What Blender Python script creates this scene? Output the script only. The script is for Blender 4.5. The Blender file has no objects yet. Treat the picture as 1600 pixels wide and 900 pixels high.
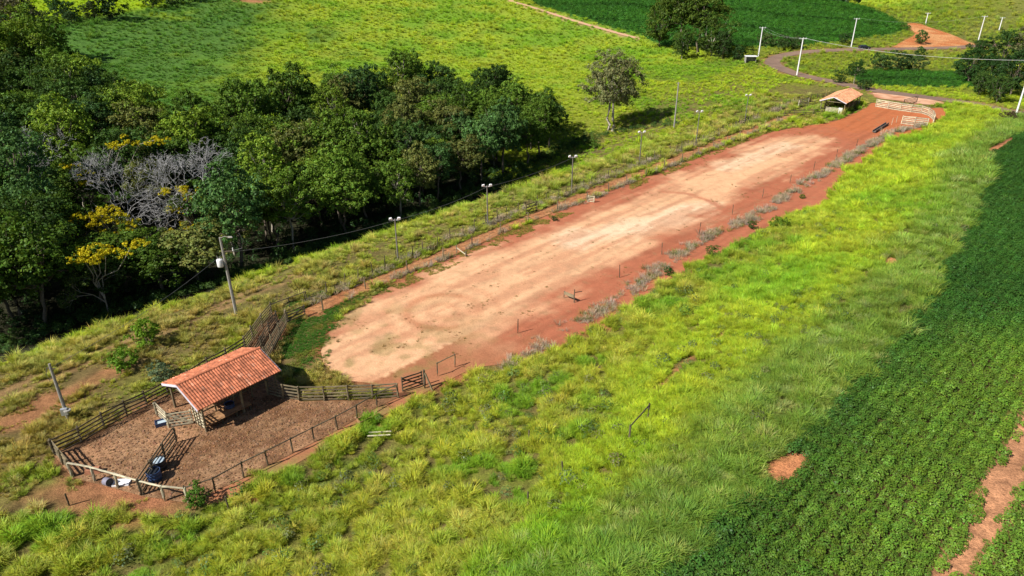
import bpy, math, random
import numpy as np
from mathutils import Vector, Matrix
from mathutils.geometry import delaunay_2d_cdt

# ------------------------------------------------------------------ camera, sky, sun, exposure
SC = bpy.context.scene
COL = SC.collection
CAM_H, PITCH, FPX = 36.0, math.radians(26.0), 1081.0
cam_d = bpy.data.cameras.new('camera')
cam = bpy.data.objects.new('camera', cam_d); COL.objects.link(cam)
cam.location = (0, 0, CAM_H); cam.rotation_euler = (math.radians(90) - PITCH, 0, 0)
cam_d.sensor_width = 36.0; cam_d.lens = 36.0 * FPX / 1600.0
cam_d.clip_start = 0.5; cam_d.clip_end = 6000
SC.camera = cam
SUN_EL = math.radians(43); SH = Vector((0.857, 0.515, 0)).normalized()      # shadows fall along SH
w = bpy.data.worlds.new('World'); SC.world = w; w.use_nodes = True
wn = w.node_tree.nodes; wl = w.node_tree.links
sky = wn.new('ShaderNodeTexSky'); sky.sky_type = 'NISHITA'; sky.sun_disc = False
sky.sun_elevation = SUN_EL; sky.sun_rotation = math.atan2(-SH.x, -SH.y)
sky.air_density = 1.0; sky.dust_density = 0.6
wl.new(sky.outputs[0], wn['Background'].inputs[0]); wn['Background'].inputs[1].default_value = 0.05
sd = bpy.data.lights.new('sun', 'SUN'); sd.energy = 4.9; sd.angle = math.radians(0.55); sd.color = (1.0, 0.95, 0.86)
sun = bpy.data.objects.new('sun', sd); COL.objects.link(sun); sun.location = (0, 0, 120)
ldir = Vector((SH.x * math.cos(SUN_EL), SH.y * math.cos(SUN_EL), -math.sin(SUN_EL)))
sun.rotation_euler = ldir.to_track_quat('-Z', 'Y').to_euler()
SC.view_settings.view_transform = 'Standard'; SC.view_settings.look = 'None'
SC.view_settings.exposure = 0.5; SC.view_settings.gamma = 1.0
SC.cycles.use_denoising = True
SC.cycles.max_bounces = 6; SC.cycles.diffuse_bounces = 3; SC.cycles.transmission_bounces = 3
SC.cycles.transparent_max_bounces = 4; SC.cycles.glossy_bounces = 2

R = random.Random(7)
NR = np.random.default_rng(11)

# ------------------------------------------------------------------ numeric helpers
def ss(a, b, x):
    t = np.clip((x - a) / (b - a), 0, 1); return t * t * (3 - 2 * t)

def _hash(ix, iy, s):
    n = (ix.astype(np.int64) * 374761393 + iy.astype(np.int64) * 668265263 + s * 974634777) & 0x7fffffff
    n = ((n ^ (n >> 13)) * 1274126177) & 0x7fffffff
    return ((n ^ (n >> 16)) & 0xffff) / 65535.0

def vn(x, y, s=0):
    x = np.asarray(x, float); y = np.asarray(y, float)
    ix = np.floor(x); iy = np.floor(y); fx = x - ix; fy = y - iy
    fx = fx * fx * (3 - 2 * fx); fy = fy * fy * (3 - 2 * fy)
    a = _hash(ix, iy, s); b = _hash(ix + 1, iy, s); c = _hash(ix, iy + 1, s); d = _hash(ix + 1, iy + 1, s)
    return (a + (b - a) * fx) * (1 - fy) + (c + (d - c) * fx) * fy

def fbm(x, y, s=0, o=4):
    r = 0; a = 0.5; t = 0
    for i in range(o):
        r = r + a * vn(x, y, s + i * 17); t += a; a *= 0.5; x = x * 2.03 + 3.7; y = y * 2.03 + 1.3
    return r / t

def worley(x, y, c, seed=0):
    """distance to the nearest tussock centre (in spacings) and a random number for that tussock"""
    x = np.asarray(x, float) / c; y = np.asarray(y, float) / c; ix = np.floor(x); iy = np.floor(y); best = np.full(x.shape, 9.0); idn = np.zeros(x.shape)
    for i in (-1, 0, 1):
        for j in (-1, 0, 1):
            a = ix + i; b = iy + j; d = np.hypot(a + _hash(a, b, seed) - x, b + _hash(a, b, seed + 1) - y); k = d < best
            best = np.where(k, d, best); idn = np.where(k, _hash(a, b, seed + 2), idn)
    return best, idn

def UV(x, y): return 0.68 * x + 0.733 * y, 0.733 * x - 0.68 * y

def T(x, y):
    """height of the land"""
    x = np.asarray(x, float); y = np.asarray(y, float)
    u, v = UV(x, y)
    z = (5.0 * ss(-39.5, -13, v) + 0.06 * np.clip(v + 13, 0, 90)) * (1 - ss(150, 200, u))
    z = z - 7.0 * ss(-70, -95, v) * (1 - ss(-108, -150, v)) * (1 - ss(115, 175, u))
    z = z + 24 * ss(-150, -400, v) * (1 - 0.75 * ss(230, 360, u))
    z = z + 14 * np.exp(-0.5 * (((x - 110) / 85) ** 2 + ((y - 395) / 52) ** 2))
    z = z + 60 * ss(480, 1000, y) + 45 * ss(400, 620, 0.6 * x + 0.8 * y) * ss(190, 300, x - 0.12 * (y - 350))
    flat = ss(-72, -68, v) * (1 - ss(-41, -37, v)) * (1 - ss(225, 240, u))
    z = z + (1 - flat) * ((.5 + .7 * ss(-40, -34, v)) * (fbm(x / 9, y / 9, 3, 3) - 0.5)) * (1 - ss(200, 260, u) * (1 - ss(330, 400, y)))
    return z

ct, st = math.cos(PITCH), math.sin(PITCH)
def ray(px, py):
    a = (px - 800) / FPX; b = (450 - py) / FPX
    return np.array([a, ct + b * st, -st + b * ct])
def G(px, py, h=0.0):
    """where the view line through a photo pixel meets the land raised by h"""
    d = ray(px, py); t = 20.0; p = t
    while t < 2500:
        q = d * t
        if CAM_H + q[2] <= float(T(q[0], q[1])) + h: break
        p = t; t += max(0.8, t * 0.012)
    for _ in range(24):
        m = 0.5 * (p + t); q = d * m
        if CAM_H + q[2] <= float(T(q[0], q[1])) + h: t = m
        else: p = m
    q = d * t
    return float(q[0]), float(q[1])
def GL(l, h=0.0): return [G(a, b, h) for a, b in l]
def topx(x, y, z):
    Y = y * ct - (z - CAM_H) * st; V = y * st + (z - CAM_H) * ct
    return 800 + FPX * x / Y, 450 - FPX * V / Y
def inview(x, y, z, m=0.12):
    Y = y * ct - (z - CAM_H) * st
    px, py = topx(x, y, z)
    return (Y > 5) & (px > -1600 * m) & (px < 1600 * (1 + m)) & (py > -900 * m) & (py < 900 * (1 + m))

def inpoly(x, y, poly):
    x = np.asarray(x, float); y = np.asarray(y, float)
    r = np.zeros(x.shape, bool); n = len(poly)
    for i in range(n):
        x1, y1 = poly[i]; x2, y2 = poly[(i + 1) % n]
        if y1 == y2: continue
        c = ((y1 > y) != (y2 > y)) & (x < (x2 - x1) * (y - y1) / (y2 - y1) + x1)
        r ^= c
    return r
def dline(x, y, pts, closed=False):
    x = np.asarray(x, float); y = np.asarray(y, float)
    d = np.full(x.shape, 1e9); n = len(pts)
    for i in range(n if closed else n - 1):
        ax, ay = pts[i]; bx, by = pts[(i + 1) % n]
        L = (bx - ax) ** 2 + (by - ay) ** 2 + 1e-9
        t = np.clip(((x - ax) * (bx - ax) + (y - ay) * (by - ay)) / L, 0, 1)
        d = np.minimum(d, np.hypot(x - ax - t * (bx - ax), y - ay - t * (by - ay)))
    return d
def sdf(x, y, poly):
    d = dline(x, y, poly, True); return np.where(inpoly(x, y, poly), -d, d)
def densify(pts, step, closed=False, wob=0.0, seed=0):
    out = []; n = len(pts)
    for i in range(n if closed else n - 1):
        a = np.array(pts[i]); b = np.array(pts[(i + 1) % n]); k = max(1, int(np.linalg.norm(b - a) / step))
        for j in range(k): out.append(a + (b - a) * j / k)
    if not closed: out.append(np.array(pts[-1]))
    o = np.array(out)
    if wob:
        o = o + wob * np.stack([fbm(o[:, 0] / 2.2, o[:, 1] / 2.2, seed) - .5, fbm(o[:, 0] / 2.2, o[:, 1] / 2.2, seed + 5) - .5], 1)
    return [tuple(p) for p in o]
def smooth(pts, it=2, closed=False):
    p = [np.array(q, float) for q in pts]
    for _ in range(it):
        o = []
        n = len(p)
        if not closed: o.append(p[0])
        for i in range(n if closed else n - 1):
            a, b = p[i], p[(i + 1) % n]; o += [a * .75 + b * .25, a * .25 + b * .75]
        if not closed: o.append(p[-1])
        p = o
    return [tuple(q) for q in p]

# ------------------------------------------------------------------ object helpers
def tag(o, label=None, cat=None, group=None, kind=None):
    if label: o['label'] = label
    if cat: o['category'] = cat
    if group: o['group'] = group
    if kind: o['kind'] = kind
    return o
def empty(name, loc, label=None, cat=None, group=None):
    o = bpy.data.objects.new(name, None); COL.objects.link(o); o.location = loc
    o.empty_display_size = 0.3
    return tag(o, label, cat, group)
def mesh(name, v, f, mat=None, smoothf=False):
    m = bpy.data.meshes.new(name)
    m.from_pydata([tuple(p) for p in v] if not isinstance(v, np.ndarray) else v.tolist(), [], f if isinstance(f, list) else f.tolist())
    if mat: m.materials.append(mat)
    if smoothf: m.polygons.foreach_set('use_smooth', np.ones(len(m.polygons), bool))
    m.update()
    return m
def ob(name, m, parent=None, loc=(0, 0, 0), rot=(0, 0, 0), scl=(1, 1, 1)):
    o = bpy.data.objects.new(name, m); COL.objects.link(o); o.parent = parent
    o.location = loc; o.rotation_euler = rot; o.scale = scl
    return o
def copy_tree(o, parent=None):
    c = o.copy(); COL.objects.link(c); c.parent = parent
    for ch in list(o.children): copy_tree(ch, c)
    return c
class MB:
    def __init__(s): s.v = []; s.f = []
    def box(s, c, d, rz=0, taper=1.0, M=None):
        n = len(s.v); cs, sn = math.cos(rz), math.sin(rz)
        for k in (-1, 1):
            t = taper if k > 0 else 1
            for i, j in ((-1, -1), (1, -1), (1, 1), (-1, 1)):
                x, y, z = i * d[0] / 2 * t, j * d[1] / 2 * t, k * d[2] / 2
                p = Vector((c[0] + x * cs - y * sn, c[1] + x * sn + y * cs, c[2] + z))
                s.v.append(M @ p if M else p)
        s.f += [[n + a for a in q] for q in ((3, 2, 1, 0), (4, 5, 6, 7), (0, 1, 5, 4), (1, 2, 6, 5), (2, 3, 7, 6), (3, 0, 4, 7))]
        return s
    def bar(s, a, b, wd, ht):
        """a squared timber from a to b"""
        a = Vector(a); b = Vector(b); d = b - a; q = d.to_track_quat('X', 'Z').to_matrix().to_4x4()
        return s.box((0, 0, 0), (d.length, wd, ht), M=Matrix.Translation((a + b) / 2) @ q)
    def tube(s, a, b, r0, r1=None, n=6, cap=True, wob=0):
        a = Vector(a); b = Vector(b); r1 = r0 if r1 is None else r1
        d = (b - a); q = d.to_track_quat('Z', 'Y').to_matrix(); k = len(s.v)
        for p, r in ((a, r0), (b, r1)):
            for i in range(n):
                t = 2 * math.pi * i / n; rr = r * (1 + wob * R.uniform(-1, 1))
                s.v.append(p + q @ Vector((rr * math.cos(t), rr * math.sin(t), 0)))
        for i in range(n):
            j = (i + 1) % n; s.f.append([k + i, k + j, k + n + j, k + n + i])
        if cap: s.f += [[k + n - 1 - i for i in range(n)], [k + n + i for i in range(n)]]
        return s
    def path(s, pts, rad, n=5, cap=True):
        pts = [Vector(p) for p in pts]; k = len(s.v)
        for i, p in enumerate(pts):
            d = pts[min(i + 1, len(pts) - 1)] - pts[max(i - 1, 0)]
            q = d.to_track_quat('Z', 'Y').to_matrix(); r = rad[i] if isinstance(rad, (list, tuple)) else rad
            for j in range(n):
                t = 2 * math.pi * j / n; s.v.append(p + q @ Vector((r * math.cos(t), r * math.sin(t), 0)))
        for i in range(len(pts) - 1):
            for j in range(n):
                a = k + i * n + j; b = k + i * n + (j + 1) % n; s.f.append([a, b, b + n, a + n])
        if cap: s.f += [[k + n - 1 - j for j in range(n)], [k + (len(pts) - 1) * n + j for j in range(n)]]
        return s
    def lathe(s, prof, c=(0, 0, 0), n=14, M=None):
        k = len(s.v)
        for r, z in prof:
            for j in range(n):
                t = 2 * math.pi * j / n; p = Vector((c[0] + r * math.cos(t), c[1] + r * math.sin(t), c[2] + z)); s.v.append(M @ p if M else p)
        for i in range(len(prof) - 1):
            for j in range(n):
                a = k + i * n + j; b = k + i * n + (j + 1) % n; s.f.append([a, b, b + n, a + n])
        return s
    def poly(s, pts):
        k = len(s.v); s.v += [Vector(p) for p in pts]; s.f.append([k + i for i in range(len(pts))]); return s
    def mesh(s, name, mat=None, sm=False): return mesh(name, s.v, s.f, mat, sm)
    def build(s, name, mat=None, parent=None, loc=(0, 0, 0), rot=(0, 0, 0), sm=False): return ob(name, s.mesh(name, mat, sm), parent, loc, rot)

# ------------------------------------------------------------------ materials
def nodes(name):
    m = bpy.data.materials.new(name); m.use_nodes = True
    nt = m.node_tree; b = nt.nodes['Principled BSDF']; b.inputs['Specular IOR Level'].default_value = 0.25
    return m, nt, b
def N(nt, t, **k):
    n = nt.nodes.new(t)
    for a, v in k.items(): setattr(n, a, v)
    return n
def noise(nt, scale, detail=4, rough=0.6, coord=None, dist=0.0):
    n = N(nt, 'ShaderNodeTexNoise'); n.inputs['Scale'].default_value = scale; n.inputs['Detail'].default_value = detail
    n.inputs['Roughness'].default_value = rough; n.inputs['Distortion'].default_value = dist
    if coord: nt.links.new(coord, n.inputs['Vector'])
    return n
def ramp(nt, src, stops):
    r = N(nt, 'ShaderNodeValToRGB'); e = r.color_ramp.elements
    while len(e) < len(stops): e.new(0.5)
    for i, (p, c) in enumerate(stops): e[i].position = p; e[i].color = (*c, 1)
    nt.links.new(src, r.inputs[0]); return r
def mix(nt, fac, a, b, mode='MIX'):
    n = N(nt, 'ShaderNodeMix', data_type='RGBA', blend_type=mode)
    for i, s in ((0, fac), (6, a), (7, b)):
        if isinstance(s, (int, float)): n.inputs[i].default_value = s
        elif isinstance(s, tuple): n.inputs[i].default_value = (*s, 1)
        else: nt.links.new(s, n.inputs[i])
    return n.outputs[2]
def bump(nt, b, h, strength=0.5, dist=0.1):
    n = N(nt, 'ShaderNodeBump'); n.inputs['Strength'].default_value = strength; n.inputs['Distance'].default_value = dist
    nt.links.new(h, n.inputs['Height']); nt.links.new(n.outputs[0], b.inputs['Normal'])
def pos(nt): return N(nt, 'ShaderNodeNewGeometry').outputs['Position']

def mat_ground(name, attr='gcol', s1=0.9, s2=6.0, lo=0.62, hi=1.28, bs=0.6, bd=0.12):
    m, nt, b = nodes(name); p = pos(nt)
    a = N(nt, 'ShaderNodeAttribute', attribute_name=attr)
    n1 = noise(nt, s1, 6, 0.65, p); n2 = noise(nt, s2, 5, 0.7, p)
    k1 = ramp(nt, n1.outputs[0], [(0.3, (lo,) * 3), (0.7, (hi,) * 3)])
    k2 = ramp(nt, n2.outputs[0], [(0.3, (lo,) * 3), (0.7, (hi,) * 3)])
    c = mix(nt, 1.0, a.outputs['Color'], k1.outputs[0], 'MULTIPLY'); c = mix(nt, 1.0, c, k2.outputs[0], 'MULTIPLY')
    nt.links.new(c, b.inputs['Base Color']); b.inputs['Roughness'].default_value = 0.95
    b.inputs['Specular IOR Level'].default_value = 0.1
    bump(nt, b, n2.outputs[0], bs, bd)
    return m
M_GROUND = mat_ground('land_surface', s1=1.1, s2=7.5, lo=0.52, hi=1.38, bs=0.9, bd=0.15)
M_SAND = mat_ground('packed_sand', s1=0.6, s2=4.5, lo=0.88, hi=1.12, bs=0.7, bd=0.09)
M_MUD = mat_ground('churned_mud', s1=1.6, s2=9.0, lo=0.55, hi=1.4, bs=1.0, bd=0.12)

def mat_simple(name, col, rough=0.8, var=0.25, scale=6.0, metal=0.0, spec=0.25, bumpd=0.01):
    m, nt, b = nodes(name); tc = N(nt, 'ShaderNodeTexCoord').outputs['Object']
    n = noise(nt, scale, 5, 0.6, tc)
    oi = N(nt, 'ShaderNodeObjectInfo')
    k = ramp(nt, n.outputs[0], [(0.3, (1 - var,) * 3), (0.7, (1 + var,) * 3)])
    k2 = ramp(nt, oi.outputs['Random'], [(0, (1 - var * .8,) * 3), (1, (1 + var * .8,) * 3)])
    c = mix(nt, 1.0, col, k.outputs[0], 'MULTIPLY'); c = mix(nt, 1.0, c, k2.outputs[0], 'MULTIPLY')
    nt.links.new(c, b.inputs['Base Color']); b.inputs['Roughness'].default_value = rough
    b.inputs['Metallic'].default_value = metal; b.inputs['Specular IOR Level'].default_value = spec
    if bumpd: bump(nt, b, n.outputs[0], 0.5, bumpd)
    return m
def mat_wood(name, col, dark, scale=3.0):
    """weathered timber: grain along the local X of a rail, patches of grey and lichen"""
    m, nt, b = nodes(name); tc = N(nt, 'ShaderNodeTexCoord').outputs['Object']
    mp = N(nt, 'ShaderNodeMapping'); mp.inputs['Scale'].default_value = (1.2, 16, 16); nt.links.new(tc, mp.inputs['Vector'])
    g = noise(nt, scale, 6, 0.7, mp.outputs[0]); p = noise(nt, 2.2, 3, 0.5, pos(nt)); oi = N(nt, 'ShaderNodeObjectInfo')
    c = ramp(nt, g.outputs[0], [(0.3, dark), (0.68, col)]).outputs[0]
    k = ramp(nt, p.outputs[0], [(0.3, (0.72,) * 3), (0.7, (1.2, 1.22, 1.12))]); k2 = ramp(nt, oi.outputs['Random'], [(0, (0.68,) * 3), (1, (1.25,) * 3)])
    c = mix(nt, 1.0, c, k.outputs[0], 'MULTIPLY'); c = mix(nt, 1.0, c, k2.outputs[0], 'MULTIPLY')
    nt.links.new(c, b.inputs['Base Color']); b.inputs['Roughness'].default_value = 0.9; bump(nt, b, g.outputs[0], 0.6, 0.01)
    return m
M_WOOD = mat_wood('weathered_grey_timber', (0.30, 0.25, 0.165), (0.11, 0.08, 0.05))
M_DWOOD = mat_wood('dark_weathered_timber', (0.17, 0.14, 0.10), (0.06, 0.045, 0.03))
M_WWOOD = mat_wood('pale_limewashed_timber', (0.66, 0.60, 0.46), (0.36, 0.31, 0.22))
M_BWOOD = mat_wood('brown_plank', (0.45, 0.25, 0.13), (0.26, 0.13, 0.06))
M_CONC = mat_simple('weathered_concrete', (0.33, 0.31, 0.28), 0.9, 0.2, 5)
M_WCONC = mat_simple('pale_concrete', (0.72, 0.72, 0.72), 0.8, 0.08, 4)
M_DCONC = mat_simple('dark_stained_pole', (0.17, 0.155, 0.14), 0.9, 0.2, 5)
M_WHITE = mat_simple('white_paint', (0.78, 0.78, 0.80), 0.5, 0.06, 4)
M_STEEL = mat_simple('galvanised_steel', (0.55, 0.57, 0.6), 0.4, 0.12, 6, 0.6)
M_BLUE = mat_simple('blue_plastic', (0.03, 0.06, 0.15), 0.4, 0.15, 5, 0, 0.4)
M_BLACK = mat_simple('dark_plastic', (0.02, 0.023, 0.03), 0.45, 0.2, 5, 0, 0.4)
M_LILAC = mat_simple('painted_fascia', (0.62, 0.58, 0.66), 0.7, 0.1, 4)
M_WIRE = mat_simple('grey_wire', (0.2, 0.2, 0.2), 0.5, 0.1, 4, 0.4, bumpd=0)
M_ALU = mat_simple('bare_aluminium_cable', (0.75, 0.75, 0.75), 0.45, 0.05, 4, 0.2, bumpd=0)
M_CARP = mat_simple('dark_car_paint', (0.012, 0.016, 0.03), 0.25, 0.05, 3, 0, 0.6, bumpd=0)
M_GLASS = mat_simple('tinted_glass', (0.03, 0.035, 0.045), 0.08, 0.05, 3, 0, 0.7, bumpd=0)
M_TYRE = mat_simple('tyre_rubber', (0.02, 0.02, 0.02), 0.9, 0.1, 6)
M_RED = mat_simple('tail_lamp_red', (0.4, 0.02, 0.02), 0.3, 0.05, 3, bumpd=0)
M_BRICK = mat_simple('red_clay_block', (0.42, 0.19, 0.11), 0.9, 0.2, 6)
M_BARK = mat_simple('tree_bark', (0.16, 0.13, 0.10), 0.95, 0.35, 4, bumpd=0.03)
M_PBARK = mat_simple('pale_bark', (0.36, 0.32, 0.26), 0.95, 0.25, 4, bumpd=0.03)
M_GTWIG = mat_simple('bare_grey_twigs', (0.47, 0.46, 0.46), 0.95, 0.2, 3, bumpd=0)

def mat_tile():
    m, nt, b = nodes('terracotta_tile'); a = N(nt, 'ShaderNodeAttribute', attribute_name='tv')
    n = noise(nt, 1.6, 6, 0.72, pos(nt)); k = ramp(nt, n.outputs[0], [(0.34, (0.5, 0.52, 0.55)), (0.52, (0.95,) * 3), (0.7, (1.2,) * 3)])
    c = mix(nt, 1.0, a.outputs['Color'], k.outputs[0], 'MULTIPLY'); nt.links.new(c, b.inputs['Base Color']); b.inputs['Roughness'].default_value = 0.8
    return m
M_TILE = mat_tile()

def mat_leaf(name, mode, base=(1, 1, 1), trans=0.35, gloss=0.06, up=0.0):
    """foliage: mode 'inst' reads the colour of the scattered plant, 'obj' the colour of the tree"""
    m = bpy.data.materials.new(name); m.use_nodes = True; nt = m.node_tree; nt.nodes.clear()
    out = N(nt, 'ShaderNodeOutputMaterial')
    if mode == 'inst':
        a = N(nt, 'ShaderNodeAttribute', attribute_name='col'); a.attribute_type = 'INSTANCER'; c = a.outputs['Color']
    elif mode == 'obj':
        a = N(nt, 'ShaderNodeObjectInfo'); c = a.outputs['Color']
    else:
        a = N(nt, 'ShaderNodeRGB'); a.outputs[0].default_value = (*base, 1); c = a.outputs[0]
    v = N(nt, 'ShaderNodeAttribute', attribute_name='lv')
    c = mix(nt, 1.0, c, v.outputs['Color'], 'MULTIPLY')
    d = N(nt, 'ShaderNodeBsdfDiffuse'); t = N(nt, 'ShaderNodeBsdfTranslucent')
    nt.links.new(c, d.inputs[0])
    if up:                                       # blade tips bend over: shade them nearer to facing up
        gn = N(nt, 'ShaderNodeNewGeometry').outputs['Normal']; va = N(nt, 'ShaderNodeVectorMath', operation='MULTIPLY_ADD')
        nt.links.new(gn, va.inputs[0]); va.inputs[1].default_value = (1 - up,) * 3; va.inputs[2].default_value = (0, 0, up)
        vn_ = N(nt, 'ShaderNodeVectorMath', operation='NORMALIZE'); nt.links.new(va.outputs[0], vn_.inputs[0]); nt.links.new(vn_.outputs[0], d.inputs['Normal'])
    c2 = mix(nt, 1.0, c, (1.25, 1.15, 0.5), 'MULTIPLY'); nt.links.new(c2, t.inputs[0])
    s = N(nt, 'ShaderNodeMixShader'); s.inputs[0].default_value = trans
    nt.links.new(d.outputs[0], s.inputs[1]); nt.links.new(t.outputs[0], s.inputs[2])
    g = N(nt, 'ShaderNodeBsdfGlossy'); g.inputs['Roughness'].default_value = 0.45; g.inputs[0].default_value = (0.8, 0.9, 1, 1)
    s2 = N(nt, 'ShaderNodeMixShader'); s2.inputs[0].default_value = gloss
    nt.links.new(s.outputs[0], s2.inputs[1]); nt.links.new(g.outputs[0], s2.inputs[2])
    nt.links.new(s2.outputs[0], out.inputs[0])
    return m
M_GRASS = mat_leaf('grass_blade', 'inst', trans=0.25, gloss=0.01, up=0.62)
M_CROP = mat_leaf('crop_leaf', 'inst', trans=0.25, gloss=0.012, up=0.4)
M_LEAF = mat_leaf('tree_leaf', 'obj', trans=0.2, gloss=0.006, up=0.12)
M_FLOWER = mat_leaf('yellow_blossom', 'rgb', (0.50, 0.45, 0.025), trans=0.3, gloss=0.0)

def setcol(m, name, arr, dom='POINT'):
    a = m.attributes.new(name, 'FLOAT_COLOR', dom); c = np.ones((len(arr), 4), np.float32); c[:, :3] = arr
    a.data.foreach_set('color', c.ravel())

# ------------------------------------------------------------------ outlines of the place (photo pixels -> land)
ARENA = smooth(GL([(498, 560), (512, 520), (540, 490), (580, 464), (640, 433), (720, 397), (800, 361), (880, 328), (960, 296), (1040, 266),
         (1120, 236), (1190, 210), (1250, 198), (1297, 192), (1322, 184), (1348, 172), (1366, 158), (1410, 163), (1450, 170), (1474, 168), (1482, 180),
         (1440, 204), (1400, 214), (1372, 236), (1330, 262), (1300, 290), (1290, 318), (1240, 332), (1190, 358), (1130, 392), (1070, 420), (1000, 470),
         (940, 503), (890, 535), (850, 556), (790, 568), (740, 575), (690, 600), (640, 626), (560, 672), (480, 716), (400, 758), (350, 785), (310, 790), (300, 782), (381, 747),
         (458, 707), (527, 671), (590, 634), (622, 616), (590, 600), (530, 594)]), 1, True)
PALE = smooth(GL([(498, 560), (518, 512), (572, 468), (690, 424), (800, 388), (900, 348), (1000, 308), (1100, 264), (1180, 230), (1240, 212), (1290, 212),
         (1285, 232), (1230, 258), (1180, 288), (1130, 318), (1080, 345), (1000, 388), (930, 425), (870, 460), (800, 496), (750, 540), (705, 572), (640, 602), (580, 602), (520, 596)]), 2, True)
CORRAL = GL([(84, 712), (128, 692), (200, 652), (260, 618), (330, 588), (381, 548), (404, 520), (424, 493), (448, 506), (428, 545), (412, 575), (470, 628), (545, 627),
         (622, 622), (590, 637), (527, 673), (458, 709), (381, 748), (294, 787), (222, 776), (113, 747)])
ROAD = smooth(GL([(1680, 200), (1600, 178), (1540, 166), (1480, 157), (1420, 149), (1380, 144), (1345, 138), (1300, 128), (1250, 118), (1222, 109), (1204, 99), (1212, 90),
         (1237, 84), (1275, 80), (1330, 78), (1390, 77), (1440, 76), (1490, 75), (1530, 72), (1600, 70)]), 2)
PATH = smooth(GL([(488, 487), (520, 470), (565, 451), (640, 421), (720, 387), (800, 353), (880, 320), (960, 287), (1050, 252), (1150, 212), (1240, 180)]), 1)
TRACK = smooth(GL([(-60, 650), (0, 622), (110, 572), (200, 537), (300, 497), (400, 455), (470, 428)]), 1)
SOY = GL([(1640, 175), (1598, 205), (1560, 228), (1542, 240), (1537, 290), (1520, 335), (1475, 420), (1440, 485), (1380, 555), (1305, 622), (1250, 705), (1190, 772), (1100, 832), (1040, 900)]) + \
      [(3, 24), (0, 12), (60, 12), (150, 80), (190, 140)]
STRIP = GL([(1440, 960), (1495, 890), (1530, 840), (1552, 800), (1562, 765), (1588, 720), (1612, 670), (1660, 600)])
FARSOY = GL([(800, -20), (835, 8), (900, 26), (1000, 55), (1040, 72), (1130, 72), (1200, 74), (1260, 72), (1330, 62), (1390, 54), (1425, 46), (1400, 32)]) + [(185, 430), (150, 470), (60, 520), (0, 600), (-60, 600)]
SOY2 = GL([(1325, 113), (1370, 110), (1440, 111), (1500, 113), (1560, 130), (1500, 137), (1420, 135), (1345, 132)])
CUT = smooth(GL([(1392, 76), (1408, 66), (1432, 55), (1424, 46), (1414, 38), (1432, 36), (1455, 44), (1490, 55), (1512, 66), (1530, 71), (1500, 75), (1440, 77)]), 1, True)
VERGE = smooth(GL([(1362, 144), (1400, 149), (1440, 154), (1478, 160), (1470, 165), (1436, 163), (1400, 157), (1368, 154)]), 1, True)
HILLPATH = GL([(770, -12), (800, 3), (850, 18), (900, 34), (950, 48), (995, 60)])
DIRT = [smooth(GL(q), 1, True) for q in (
    [(1180, 740), (1202, 719), (1232, 712), (1258, 711), (1246, 736), (1214, 756), (1192, 752)], [(1538, 236), (1560, 226), (1585, 214), (1578, 226), (1552, 240)],
    [(1378, 412), (1398, 400), (1402, 412), (1388, 422)], [(1010, 626), (1040, 592), (1080, 556), (1130, 518), (1126, 526), (1079, 563), (1041, 598), (1012, 630)],
    [(-10, 660), (40, 640), (90, 610), (150, 590), (180, 570), (190, 580), (120, 622), (60, 652), (0, 680)], [(370, 2), (400, -3), (420, 2), (395, 6)], [(200, 745), (240, 780), (300, 800), (240, 815), (130, 800), (70, 780), (100, 755), (150, 762)])]

# ------------------------------------------------------------------ land
def axis(fine0, fine1, step, lo, hi, g=1.07):
    a = list(np.arange(fine0, fine1, step)); s = step; x = fine1
    while x < hi: a.append(x); s *= g; x += s
    a.append(hi); s = step; x = fine0 - s; pre = []
    while x > lo: pre.append(x); s *= g; x -= s
    pre.append(lo); return np.array(pre[::-1] + a)
gx = axis(-62, 105, 0.8, -2600, 2600); gy = axis(26, 190, 0.8, -600, 3800, 1.045)
X, Y = np.meshgrid(gx, gy); X = X.ravel(); Y = Y.ravel(); Z = T(X, Y)
nx, ny = len(gx), len(gy)
ii = (np.arange(ny - 1)[:, None] * nx + np.arange(nx - 1)[None, :]).ravel()
gm = mesh('ground', np.stack([X, Y, Z], 1), np.stack([ii, ii + 1, ii + nx + 1, ii + nx], 1), M_GROUND, True)

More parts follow.
